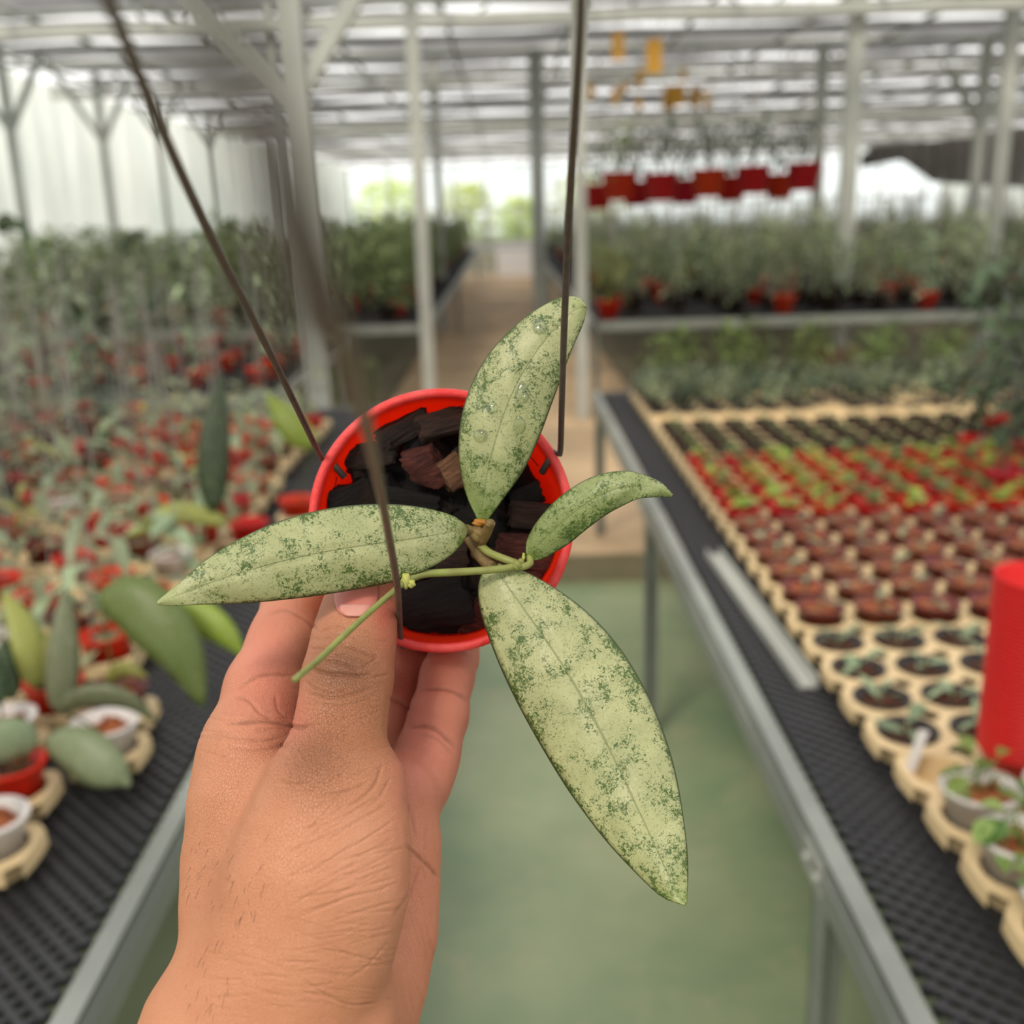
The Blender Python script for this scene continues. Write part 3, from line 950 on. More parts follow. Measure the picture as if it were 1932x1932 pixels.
near_pot(70, 1412, 'red', 'bright red pot holding wet grey green leaves with water drops', [
    ([(88, 1398, z2 - .03), (150, 1420, z2 - .05), (205, 1458, z2 - .06), (246, 1496, z2 - .05)], 96, FOL_GREY, .25, .2),
    ([(70, 1405, z2 - .04), (20, 1400, z2 - .06), (-40, 1425, z2 - .07), (-90, 1470, z2 - .07)], 90, FOL_SILVER, .25, -.2)])
near_pot(168, 1372, 'white', 'white rimmed pot under an arching grey green leaf', [([(112, 1345, z3 - .05), (165, 1318, z3 - .07), (235, 1322, z3 - .07), (297, 1362, z3 - .05)], 50, FOL_GREY, .3, .5)])
near_pot(5, 1352, 'white', 'white rimmed pot of dark mix left of the red pot', [([(0, 1330, z4 - .02), (-30, 1250, z4 - .02), (-50, 1180, z4)], 60, FOL_DARK, .3, 0)])
near_pot(205, 1290, 'maroon', 'brown pot with broad olive green leaves leaning over the mesh', [
    ([(188, 1122, z5 - .08), (265, 1150, z5 - .10), (335, 1225, z5 - .11), (385, 1335, z5 - .10)], 118, FOL_GREEN, .22, .15),
    ([(300, 1150, z5 - .02), (365, 1160, z5 - .03), (420, 1195, z5 - .04), (462, 1240, z5 - .03)], 66, FOL_LIME, .25, .2),
    ([(200, 1285, z5 - .04), (235, 1262, z5 - .05), (280, 1278, z5 - .05)], 30, FOL_OLIVE, .25, .2)])
near_pot(70, 1310, 'red', 'red pot with upright grey and yellow strap leaves', [
    ([(112, 1345, z6 - .06), (118, 1270, z6 - .06), (122, 1190, z6 - .05), (122, 1105, z6 - .03)], 62, FOL_GREY, .2, 0),
    ([(70, 1298, z6 - .04), (62, 1230, z6 - .04), (40, 1170, z6 - .03), (5, 1118, z6 - .02)], 66, FOL_OLIVE, .25, .3),
    ([(75, 1298, z6 - .03), (88, 1240, z6 - .03), (102, 1180, z6 - .02)], 44, FOL_OLIVE, .25, -.3),
    ([(20, 1320, z6 - .05), (12, 1260, z6 - .05), (8, 1200, z6 - .04)], 50, FOL_DARK, .25, 0)])
z7 = zat(420, 1000, .85); z8 = zat(560, 930, .85); z9 = zat(300, 1010)
near_pot(430, 985, 'red', 'red pot with one long dark strap leaf standing upright', [
    ([(402, 965, z7 - .03), (402, 880, z7 - .04), (408, 790, z7 - .03), (418, 705, z7)], 62, FOL_DARK, .2, 0),
    ([(430, 985, z7 - .02), (340, 965, z7 - .05), (290, 985, z7 - .06), (235, 1012, z7 - .06)], 44, FOL_OLIVE, .25, .3)])
near_pot(560, 940, 'red', 'red pot with a bright lime leaf beside the hanger wire', [([(592, 842, z8 - .03), (560, 815, z8 - .04), (530, 780, z8 - .03), (503, 742, z8)], 56, FOL_LIME, .2, 0)])
# tall dark leaves rising against the film wall
for (px, py, lst, lab) in ((60, 720, [([(150, 600, 0), (132, 590, 0), (118, 565, 0)], 40), ([(20, 430, 0), (42, 425, 0), (50, 460, 0)], 22), ([(0, 440, 0), (12, 415, 0), (30, 425, 0)], 30)], 'tall hoya with small dark curled leaves against the film wall'),
                           (250, 760, [([(232, 480, 0), (238, 452, 0), (278, 436, 0)], 26), ([(285, 545, 0), (283, 565, 0), (276, 590, 0)], 46)], 'tall hoya with a dark hooked leaf near its top')):
    c = G(px, py, .83); zz = project(c)[2]
    if c.y > 4.6: c.y = 4.82
    e = empty('potted_hoya', (c.x, c.y, ZB), 0, lab, 'potted plant')
    e.matrix_world = Matrix.Translation((c.x, c.y, ZB))
    link('pot', BIGCUP['red'], e); link('potting_mix', HUSKS['red'][0], e).location.z = .004
    link('hanger', HANG[1], e)
    top = None
    for (mid, wpx) in lst:
        pts = [(a, b, zz + d) for a, b, d in mid]
        leaf_px('leaf', pts, wpx, e, FOL_DARK, .25, 10)
        b = P(*pts[0]) - e.location
        MB().tube(smooth_path([(0, 0, .05), (b.x * .4, b.y * .4, b.z * .6), tuple(b)], 8), .002, 5).build('stem', FOL_GREEN, e)
    register(e)
# trays under the pots near the aisle, then the rows of hoyas
TL = tray_mesh(3, 4)
TLX = -0.70 - 2 * PX_
DXF = [-.04, -.125, 0, -.02, 0, -.02, 0]; DXI = [-.14, -.14, 0, 0, 0, 0, 0]
for ty in range(7):
    o = link('seed_tray', TL, None, (TLX + DXF[ty], 0.80 + ty * 0.445, ZB))
    tag(o, 'tan plug tray along the open black mesh, %s under the hoya pots' % nth(ty), 'tray', 'tan trays under the hoyas')
    o2 = link('seed_tray', TL, None, (TLX - 3.25 * PX_ + DXI[ty], 0.80 + ty * 0.445, ZB))
    tag(o2, 'tan plug tray in the inner row, %s under the hoya pots' % nth(ty), 'tray', 'tan trays under the hoyas')
# rows of hoyas: every other cell of the trays, then straight on the mesh further in
spots = []
for ty in range(7):
    for j in range(4):
        y_ = 0.80 + ty * 0.445 + j * PY_
        for i in range(6):
            x_ = (TLX + (2 - i) * PX_ + DXF[ty]) if i < 3 else (TLX - 3.25 * PX_ + (5 - i) * PX_ + DXI[ty])
            if (ty * 4 + j + i) % 2 == 0: spots.append((x_, y_, ZB + .002, ty * 4 + j, i))
for j in range(23):
    for i in range(8):
        spots.append((-1.375 - (.15 if j < 7 else 0) - i * .152 - (.04 if j % 2 else 0) + rr.uniform(-.01, .01), .82 + j * .150 + rr.uniform(-.01, .01), ZB, j, 6 + i))
for (xx, yy, zz, row, cnt) in spots:
    if not in_view((xx, yy, 0.9), 420) or xx < -2.6 or any(math.hypot(xx - a, yy - b) < .098 for a, b in NEAR_SPOTS): continue
    if yy < 1.6 and xx > -0.98: continue
    near = xx > -1.15
    far = yy > 2.6
    if near and not far: v = rr.choice([7, 1, 4, 7, 1])
    elif near: v = rr.choice([7, 1, 0, 4, 7])
    elif xx > -1.7: v = rr.choice([0, 7, 1, 0, 4, 1, 7, 3])
    else: v = rr.choice([0, 1, 3, 5, 8, 7, 0, 8])
    hoya(xx, yy, zz, v, rr.choice(['red', 'red', 'red', 'white', 'maroon'] if not far else ['red', 'red', 'red', 'maroon']),
         'on the left bench', hang=(rr.random() < (.4 if near else .8)), pos=', %s row, %s from the aisle' % (nth(row), nth(cnt)))
# rear left bench by the film wall
for yy in np.arange(4.95, 6.75, 0.28):
    for xx in np.arange(-5.1, -1.15, 0.28):
        if in_view((xx, yy, 1.0), 60):
            hoya(xx + rr.uniform(-.015, .015), yy + rr.uniform(-.015, .015), ZB, rr.choice([2, 3, 5, 6, 8, 0]), rr.choice(['red', 'red', 'maroon']), 'by the film wall', True, rr.uniform(.95, 1.2), ', film wall bench, %s row, %s from aisle' % (nth(int(round((yy - 4.95) / .28))), nth(14 - int(round((xx + 5.1) / .28)))))

# ================================================================== FAR BENCHES, HANGING POTS, TRAPS
def bush_mesh(mat, r, h, n, L, seed, base=0.0, R=None, zmin=None):
    rr_ = random.Random(seed)
    mb = MB()
    for i in range(7):
        a = i * 0.9
        mb.tube([(0, 0, base), (r * .4 * math.cos(a), r * .4 * math.sin(a), base + h * .8)], 0.004, 4, False, t=0.1)
    for i in range(n):
        a, u, q = rr_.random() * 6.28, rr_.random() ** .8, math.sqrt(rr_.random())
        rad = r * q * (0.55 + .6 * math.sin(math.pi * min(1, u * .9 + .1)))
        p = Vector((rad * math.cos(a), rad * math.sin(a), base + h * u))
        d = Vector((math.cos(a + rr_.uniform(-1, 1)), math.sin(a + rr_.uniform(-1, 1)), rr_.uniform(-.3, .9)))
        i0 = len(mb.v)
        mb.blade(p, d, L * rr_.uniform(.6, 1.3), L * .42, rr_.uniform(0, .6), seg=3, t=rr_.random())
        if R: mb.fit(i0, R, .02 if zmin is None else zmin)
    return mb.mesh('foliage', mat)
FOL_PALE = foliage_mat('pale_vine_leaf', (122, 134, 98), (166, 174, 136), 0.35)
POT_L = cup_mesh(RED, 0.085, 0.06, 0.12, 0.008, 'pot')
POT_D = cup_mesh(DARKC, 0.085, 0.06, 0.12, 0.008, 'pot')
MIX_L = husk_mesh(HUSK_D, 0.078, 0.10, 1)
BUSH = [bush_mesh(FOL_FAR if i % 3 else FOL_GREEN, .15, [.62, .5, .7, .42, .58][i], 150, .10, i, .1, .192) for i in range(5)]
BUSHL = [bush_mesh([FOL_FAR, FOL_PALE, FOL_PALE, FOL_SILVER][i], .12, [.36, .5, .62, .44][i], [64, 70, 78, 62][i], .08, i + 10, .1, .148) for i in range(4)]
rr = random.Random(21)
def bigpot(name, x, y, z, fol, pot, label, group, scale=1.0, hang=None):
    e = empty(name, (x, y, z), rr.random() * 6.28, label, 'potted plant', group)
    e.scale = (scale,) * 3
    link('pot', pot, e); link('potting_mix', MIX_L, e); link('foliage', fol, e)
    if hang: link('hanger', hang, e)
    return e
TALLH = [hanger_mesh(random.uniform(.7, 1.0), 50 + i, .08, 2.2) for i in range(3)]
LOWH = hanger_mesh(.50, 60, .08, 2.2)         # shorter wires below the hanging baskets
# left far bench: loose bushes
for ri, yy in enumerate(list(np.arange(7.9, 14, .42)) + list(np.arange(14.2, 23.5, .8))):
    for ci, xx in enumerate(np.arange(-0.85, -4.5, -0.42)):
        if in_view((xx, yy, 1.2), 60) and (xx > -2.2 or yy < 12):
            bigpot('potted_bush', xx + rr.uniform(-.015, .015), yy + rr.uniform(-.015, .015), ZB, rr.choice(BUSH), POT_D if (ri * 7 + ci * 3) % 10 < 7 else POT_L,
                   'green bush in a %s pot, %s row of far left bench, %s from aisle' % ('dark' if (ri * 7 + ci * 3) % 10 < 7 else 'red', nth(ri), nth(ci)), 'bushes on the far left bench', rr.uniform(.85, 1.0))
# right far bench: vines on hangers
for ri, yy in enumerate(list(np.arange(7.65, 13, .40)) + list(np.arange(13.2, 23.5, .9))):
    for ci, xx in enumerate(np.arange(0.95, 4.3, .34)):
        if in_view((xx, yy, 1.0), 60):
            if yy < 7.9 and xx < 1.3: continue
            bigpot('potted_vine', xx + rr.uniform(-.012, .012), yy + rr.uniform(-.012, .012), ZB, rr.choice(BUSHL), POT_L if (ri * 5 + ci * 3) % 9 < 2 else POT_D,
                   'pale vine in a %s pot, %s row of far right bench, %s from aisle' % ('red' if (ri * 5 + ci * 3) % 9 < 2 else 'dark', nth(ri), nth(ci)), 'vines on the far right bench', rr.uniform(.8, 1.05), (LOWH if yy < 8.4 else rr.choice(TALLH)) if rr.random() < .8 else None)
for ri, yy in enumerate(np.arange(8.5, 20, .6)):
    for ci, xx in enumerate(np.arange(5.1, 8.5, .5)):
        if in_view((xx, yy, 1.0), 40):
            bigpot('potted_vine', xx, yy, ZB, rr.choice(BUSHL), POT_L if rr.random() < .3 else POT_D, 'pale vine behind the concrete footing, %s row, %s along it' % (nth(ri), nth(ci)), 'vines on the second far bench', rr.uniform(.8, 1.1), LOWH if abs(yy - 15) < .7 else rr.choice(TALLH))
# the yellow green bush in a red pot at the bench corner
c = YP(1148, 580, 7.62)
yb = bush_mesh(foliage_mat('yellow_green_bush_leaf', (120, 128, 44), (150, 152, 64), .3), .14, .42, 130, .07, 77, .1, .175)
bigpot('potted_bush', c.x, 7.62, ZB, yb, POT_L, 'yellow green bush in a bright red pot at the bench corner', None, 1.0)
# low leaves hanging under and in front of the far right bench
und = [bush_mesh(FOL_FAR if i % 2 else FOL_GREEN, .13, .55, 120, .09, 200 + i, .1, .158) for i in range(3)]
for i in range(16):
    xx = 0.95 + i * 0.22 + rr.uniform(-.01, .01); yy = 6.62 + .36 * (i % 2) + rr.uniform(-.02, .02)
    bigpot('potted_bush', xx, yy, 0.12, rr.choice(und), POT_D, 'leafy pot on the concrete before the far right bench, %s from the aisle' % nth(i), 'leafy pots on the concrete by the far right bench', rr.uniform(.9, 1.05))
for i in range(8):
    xx = -0.95 - i * 0.3; yy = 7.22 + rr.uniform(-.03, .03)
    bigpot('potted_bush', xx, yy, 0.12, rr.choice(und), POT_D, 'leafy pot on the concrete before the far left bench, %s from the aisle' % nth(i), 'leafy pots on the concrete by the far left bench', .7)
# tall dark vines on the seedling bench
dv = [vine_mesh(FOL_DARK, .62, 60, .085, .04, 300 + i, .17, .11, .15) for i in range(2)]
for vi, (px, py) in enumerate(((1880, 905), (1820, 850), (1925, 850), (1860, 800))):
    c = Vector((*VINE_CELLS[vi], 0))
    e = empty('potted_vine', (c.x, c.y, ZB + .002), rr.random() * 6, ['dark dense vine on hanger wires beside the red seedling cups', 'dark vine on hanger wires behind the red seedling cups', 'dark vine on hanger wires deepest among the trays', 'dark vine on hanger wires before the bushy pots'][vi], 'potted plant', 'dark vines among the seedling trays')
    link('pot', BIGCUP['red'], e); link('potting_mix', HUSKS['red'][0], e); link('foliage', rr.choice(dv), e); link('hanger', HANG[0], e)
    settle(e)
# hanging red pots
hp = cup_mesh(simple('hanging_red_pot_plastic', (176, 28, 24), .45, 0, .15, 20, trans=.15, rnd=.2), .105, .075, .17, .009, 'pot')
hf = [bush_mesh(FOL_DARK if i != 1 else FOL_GREEN, .12, .30, 80, .09, 400 + i, .15, .128, .1) for i in range(3)]
for i, (px, py, yy) in enumerate(((1128, 372, 7.9), (1168, 352, 7.0), (1200, 366, 8.0), (1246, 354, 7.0), (1292, 362, 7.8), (1336, 346, 7.0), (1378, 356, 7.8), (1420, 340, 7.0), (1470, 352, 7.8), (1516, 334, 7.0))):
    c = YP(px, py, yy)
    e = empty('hanging_pot', (c.x, yy, c.z - .085), rr.random() * 6, 'red hanging basket above the far right bench, %s from the aisle' % nth(i), 'hanging pot', 'red hanging baskets above the far right bench')
    e.scale = (1.08, 1.08, 1.0)
    link('pot', hp, e); link('foliage', rr.choice(hf), e)
    mb = MB()
    for k in range(3):
        a = k * 2.094
        mb.tube([(.11 * math.cos(a), .11 * math.sin(a), .17), (0, 0, .62)], .003, 4, False)
    mb.tube([(0, 0, .62), (0, 0, 3.40 - (c.z - .085))], .003, 4, False)
    mb.build('hanger', THINWIRE, e)
# yellow sticky traps on strings
TRAP = simple('yellow_sticky_trap', (226, 176, 66), .5, 0, .15, 10, trans=.4)
for ti, (px, py, hh, yy) in enumerate(sorted(((1166, 88, 46, 9.0), (1235, 106, 56, 9.0), (1206, 148, 30, 11.0), (1114, 172, 26, 12.0), (1162, 180, 28, 12.0), (1262, 186, 40, 12.5), (1282, 180, 36, 12.2), (1312, 184, 34, 13.0), (1335, 188, 30, 13.2), (1205, 196, 22, 13.3), (1290, 140, 22, 11.5), (1178, 165, 20, 12.0)))):
    c = YP(px, py, yy)
    hm = hh * yy / FPX
    e = empty('sticky_trap', tuple(c), rr.uniform(-.6, .6), 'yellow sticky trap card under the roof, %s from the aisle side' % nth(ti), 'sticky trap', 'yellow sticky traps under the roof')
    MB().box2((-hm * .26, -.002, -hm / 2), (hm * .26, .002, hm / 2)).build('card', TRAP, e, False)
    MB().tube([(0, 0, hm / 2), (0, 0, max(hm / 2 + .05, 3.40 - c.z))], .002, 4).build('string', THINWIRE, e)
# white box at the end of the aisle
c = YP(975, 490, 24.4)
wb = empty('white_crate', (c.x, 24.4, .12), 0, 'white boxy crate standing at the end of the aisle', 'crate')
MB().box2((-.45, -.3, 0), (.45, .3, .60)).build('body', simple('white_crate_plastic', (250, 250, 252), .5, 0, .02), wb, False)
MB().box2((-.47, -.32, .60), (.47, .32, .66)).build('lid', simple('white_crate_lid', (206, 204, 208), .5, 0, .05), wb, False)
# trees outside the end wall
def tree(x, y, h, r, mat, seed, label):
    rr_ = random.Random(seed)
    e = empty('garden_tree', (x, y, -.13), 0, label, 'tree', 'trees beyond the film wall')
    MB().tube([(0, 0, 0), (.05, .02, h * .6)], [.12, .06], 7).build('trunk', HUSK, e)
    link('foliage', bush_mesh(mat, r, h * .85, 420, .5, seed, h * .12), e)
YEL = foliage_mat('sunny_tree_leaf', (198, 208, 70), (230, 234, 120), .45)
for i, (x, y, h, r) in enumerate(((-4.6, 44.6, 3.0, 1.2), (-1.4, 42.4, 2.7, .9), (0.7, 44.5, 2.2, .7), (3.4, 45, 3.0, 1.4), (-7.6, 46, 3.4, 1.4))):
    tree(x, y, h, r, YEL, 500 + i, ['broad pale yellow tree behind the film end wall', 'yellow tree close behind the film left of the aisle end', 'low yellow tree seen past the aisle end', 'pale tree behind the film right of the aisle end', 'tall pale tree beyond the corner of the film walls'][i])
# ================================================================== FOREGROUND: RED POT
def wbuild(mb, name, mat, parent, smooth=True):
    off = Vector(parent.location)
    mb.v = [(v[0] - off.x, v[1] - off.y, v[2] - off.z) for v in mb.v]
    return mb.build(name, mat, parent, smooth)
RIMC = P(834, 979, 0.345)
AX = (P(840, 1008, 0.417) - RIMC).normalized()
E1 = (RGT - AX * RGT.dot(AX)).normalized()
E2 = AX.cross(E1).normalized()
if E2.dot(UPV) < 0: E2 = -E2
def pot_pt(x, y, d):
    return RIMC + E1 * x + E2 * y + AX * d
def lathe_axis(prof, n, wob=0.0):
    mb = MB()
    rings = []
    for (r, d) in prof:
        rings.append([mb.vert(pot_pt(r * math.cos(2 * math.pi * j / n), r * math.sin(2 * math.pi * j / n), d)) for j in range(n)])
    for a, b in zip(rings, rings[1:]):
        for j in range(n):
            mb.f.append([a[j], a[(j + 1) % n], b[(j + 1) % n], b[j]])
    return mb
POTRED = NT('glossy_red_nursery_pot')
_v = POTRED.coords('Object')
_c = POTRED.mix(POTRED.ramp(POTRED.noise(_v, 40, 3), [(0.3, (0, 0, 0)), (0.7, (1, 1, 1))]), POTRED.rgb((255, 72, 34)), POTRED.rgb((252, 60, 28)))
POTRED = POTRED.done(POTRED.translucent(POTRED.principled(_c, 0.38, 0, POTRED.bump(POTRED.noise(_v, 300, 3), 0.1, 0.0005), 0.45), (*lin((255, 96, 44)), 1), 0.6))
POTRIM = simple('matte_red_pot_rim', (236, 62, 62), 0.45, 0, 0.10, 120, c2=(240, 92, 92), bump=0.25, bscale=700, trans=0.25)
pot = empty('nursery_pot', tuple(pot_pt(0, 0, 0.072)), 0, 'bright red plastic nursery pot held in the hand, full of husk chips', 'pot')
RO = 251 * 0.345 / FPX
wbuild(lathe_axis([(RO - 0.0030, 0.0022), (RO - 0.0036, 0.006), (RO - 0.0042, 0.0075), (0.0305, 0.070), (0.0, 0.070), (0.0, 0.0715), (0.0318, 0.0715), (RO - 0.0030, 0.0085), (RO - 0.0022, 0.0045)], 96), 'wall', POTRED, pot)
wbuild(lathe_axis([(RO - 0.0030, 0.0024), (RO - 0.0028, 0.0006), (RO - 0.0020, -0.0002), (RO - 0.0006, 0.0), (RO, 0.0010), (RO, 0.0042), (RO - 0.0010, 0.0050), (RO - 0.0022, 0.0047)], 96), 'rim', POTRIM, pot)

from mathutils import noise as NOI
# ---- chips of husk
def chip_mat(name, c1, c2, streak):
    t = NT(name)
    v = t.coords('Object', (.35, 1.6, 1.6))
    n = t.noise(v, 420, 6, 0.75)
    col = t.mix(t.ramp(n, [(0.35, (0, 0, 0)), (0.7, (1, 1, 1))]), t.rgb(c1), t.rgb(c2))
    return t.done(t.principled(col, 0.75, 0, t.bump(n, 1.0, 0.0022), 0.35))
CH_BLACK = chip_mat('wet_black_husk', (12, 10, 11), (34, 28, 27), 1)
CH_DARK = chip_mat('dark_brown_husk_chip', (18, 12, 11), (52, 34, 27), 1)
CH_BROWN = chip_mat('brown_husk_chip', (28, 17, 14), (74, 48, 37), 1)
CH_RED = chip_mat('red_brown_husk_chip', (46, 17, 13), (112, 56, 46), 1)
CH_FIBRE = chip_mat('pale_husk_fibre', (84, 54, 36), (150, 108, 78), 1)
def chip(px, py, depth, sz, rot, mat, label, group, seed):
    r_ = random.Random(seed)
    zc = 0.345 + depth
    c = P(px, py, zc)
    sx, sy, sz_ = [s * zc / FPX for s in sz]
    bm = bmesh.new()
    bmesh.ops.create_cube(bm, size=1.0)
    bmesh.ops.subdivide_edges(bm, edges=bm.edges[:], cuts=6, use_grid_fill=True)
    so = Vector((seed * 3.7, seed * 1.3, seed * .7))
    for v in bm.verts:
        q = v.co.copy()
        g = NOI.noise(Vector((q.x * .8, q.y * 5, q.z * 5)) + so) * .16          # ridges along the grain
        big = NOI.noise(q * 1.6 + so * 1.7) * .34
        ends = NOI.noise(Vector((q.y * 7, q.z * 7, seed * 2.1))) * .22 if abs(q.x) > .45 else 0.0
        s_ = 1 + g + big
        q = Vector((q.x * (1 + ends + big * .5), q.y * s_, q.z * s_))
        q *= 1 - .10 * (abs(v.co.y) > .45 and abs(v.co.z) > .45)
        v.co = Vector((q.x * sx, q.y * sy, q.z * sz_))
    me = bpy.data.meshes.new('husk_chip')
    bm.to_mesh(me); bm.free()
    me.materials.append(mat)
    o = link('husk_chip', me)
    B = Matrix((E1, E2, -AX)).transposed()     # keep every chip inside the pot wall
    R3 = Matrix.Rotation(rot[0], 3, 'Z') @ Matrix.Rotation(rot[1], 3, 'X') @ Matrix.Rotation(rot[2], 3, 'Y')
    o.matrix_world = mw = Matrix.Translation(c) @ (B @ R3).to_4x4()
    inv = mw.inverted()
    for v in me.vertices:
        q = mw @ v.co - RIMC
        d_ = q.dot(AX); rad = q - AX * d_
        lim = 0.0391 - 0.0086 * max(0, d_ - .0075) / .0625 - .0004
        if rad.length > lim:
            v.co = inv @ (RIMC + AX * d_ + rad * (lim / rad.length))
    tag(o, label, 'husk chip', group)
    return o
GRP = 'black husk chips filling the red pot'
GL = 'wet black coconut husk chip packed inside the red pot'
seed = 0
rr = random.Random(3)
for i in range(90):                 # deep filler layer then upper layer
    a = i * 2.39996
    lay = 0 if i < 46 else 1
    q = 190 * math.sqrt(((i % 46) + .5) / 46)
    cx, cy = 838 + q * math.cos(a), 998 + q * math.sin(a) * .97
    if lay == 1 and math.hypot(cx - 838, cy - 998) > 182: continue
    if math.hypot(cx - 690, cy - 1120) < 70: continue
    sz = (rr.uniform(52, 84), rr.uniform(36, 58), rr.uniform(30, 46))
    dep = (0.0225 if lay == 0 else 0.0155) + rr.uniform(-.002, .002)
    m = rr.choice([CH_BLACK, CH_BLACK, CH_DARK, CH_DARK, CH_BROWN] if lay else [CH_BLACK])
    chip(cx, cy, dep, sz, (rr.random() * 3.1, rr.uniform(-.7, .7), rr.uniform(-.7, .7)), m, {CH_BLACK: GL, CH_DARK: 'very dark brown coconut husk chip packed inside the red pot', CH_BROWN: 'plain brown coconut husk chip packed inside the red pot'}[m], {CH_BLACK: GRP, CH_DARK: 'dark brown husk chips filling the red pot', CH_BROWN: 'brown husk chips filling the red pot'}[m], 10 + i)
for (px, py, dep, sz, rot, m, lab) in (
        (802, 880, .0085, (58, 70, 50), (.5, .5, -.35), CH_RED, 'red brown cube shaped husk chip left of the upright leaf'),
        (990, 1045, .010, (110, 66, 44), (-.15, .3, .1), CH_RED, 'large red brown husk chip beside the small right leaf'),
        (1000, 972, .009, (76, 46, 34), (-.1, .25, .15), CH_BROWN, 'striped brown husk chip under the small right leaf'),
        (852, 892, .009, (46, 60, 34), (.6, .3, .3), CH_FIBRE, 'pale fibrous husk chip touching the upright leaf'),
        (762, 812, .0105, (100, 44, 40), (.55, .3, .1), CH_DARK, 'long dark husk chip along the upper pot wall'),
        (838, 800, .0105, (104, 48, 40), (.42, -.3, .2), CH_BROWN, 'split brown husk chip highest in the pot'),
        (700, 858, .0105, (92, 40, 36), (.2, .2, -.3), CH_DARK, 'dark slab of husk beneath the front hanger wire'),
        (850, 1050, .0105, (58, 84, 36), (.0, .2, .1), CH_BROWN, 'dark brown husk chip below the stem joint'),
        (820, 1140, .010, (128, 92, 44), (.3, .2, -.2), CH_BLACK, 'charcoal black husk chip at the bottom of the pot opening'),
        (905, 1168, .011, (56, 74, 36), (-.5, .2, .3), CH_RED, 'fibrous red husk chip tucked behind the broad lower leaf'),
        (930, 905, .012, (80, 60, 40), (.9, -.2, .2), CH_BLACK, 'black husk chip behind the upright leaf'),
        (655, 945, .012, (80, 62, 44), (.3, .3, .3), CH_BLACK, 'black husk chip under the left hanger stub'),
        (1020, 1085, .013, (74, 54, 40), (.6, .3, .3), CH_RED, 'red tinted husk chip against the right pot wall'),
        (770, 950, .011, (110, 50, 40), (-.15, .2, .2), CH_BLACK, 'flat black husk chip above the long left leaf')):
    seed += 1
    chip(px, py, dep, sz, rot, m, lab, None, seed)
mixb = lathe_axis([(0.0, 0.024), (0.034, 0.024), (0.036, 0.030)], 40)
ml = bpy.data.objects.new('fine_mix', mixb.mesh('fine_mix', CH_BLACK)); COL.objects.link(ml)
tag(ml, 'fine dark crumbs of husk between the chips in the red pot', 'potting mix', None, 'stuff')

# ================================================================== WIRE HANGER
hang = empty('wire_hanger', tuple(P(834, 979, 0.30)), 0, 'brown plastic coated wire hanger with three wires on the red pot', 'hanger')
APEX = CAM + RGT * (-0.015) + UPV * 0.12 - FWD * 0.10
def wire(pts, stub=None, r=0.00098):
    path = smooth_path([p if isinstance(p, Vector) else P(*p) for p in pts], 110)
    wbuild(MB().tube(path, r, 8), 'wire', WIRE, hang)
    if stub:
        wbuild(MB().tube([P(*s) for s in stub], r * 1.25, 8), 'wire_end', WIRE, hang)
wire([(612, 872, .349), (603, 858, .346), (540, 728, .300), (468, 585, .255), (400, 452, .222), (325, 290, .185), (262, 140, .156), (205, 0, .132), (130, -170, .108), (20, -400, .084), (-160, -760, .060), APEX],
     [(612, 866, .350), (630, 878, .351), (650, 900, .353)])
wire([(1056, 858, .349), (1058, 838, .345), (1060, 760, .325), (1063, 660, .303), (1070, 480, .270), (1080, 300, .228), (1091, 120, .188), (1096, 0, .162), (1098, -180, .132), (1096, -450, .100), (1080, -900, .068), APEX],
     [(1050, 852, .350), (1038, 866, .351), (1022, 892, .354)])
wire([(760, 1220, .3475), (755, 1190, .336), (750, 1110, .296), (729, 985, .236), (702, 850, .165), (670, 715, .108), (625, 560, .072), (575, 400, .051), (510, 200, .037), (400, -60, .027), APEX])
hk = [APEX + (RGT * math.sin(t) + UPV * (1 - math.cos(t))) * 0.012 for t in [k * .45 for k in range(11)]]
wbuild(MB().tube(hk, 0.0012, 8), 'hook', WIRE, hang)

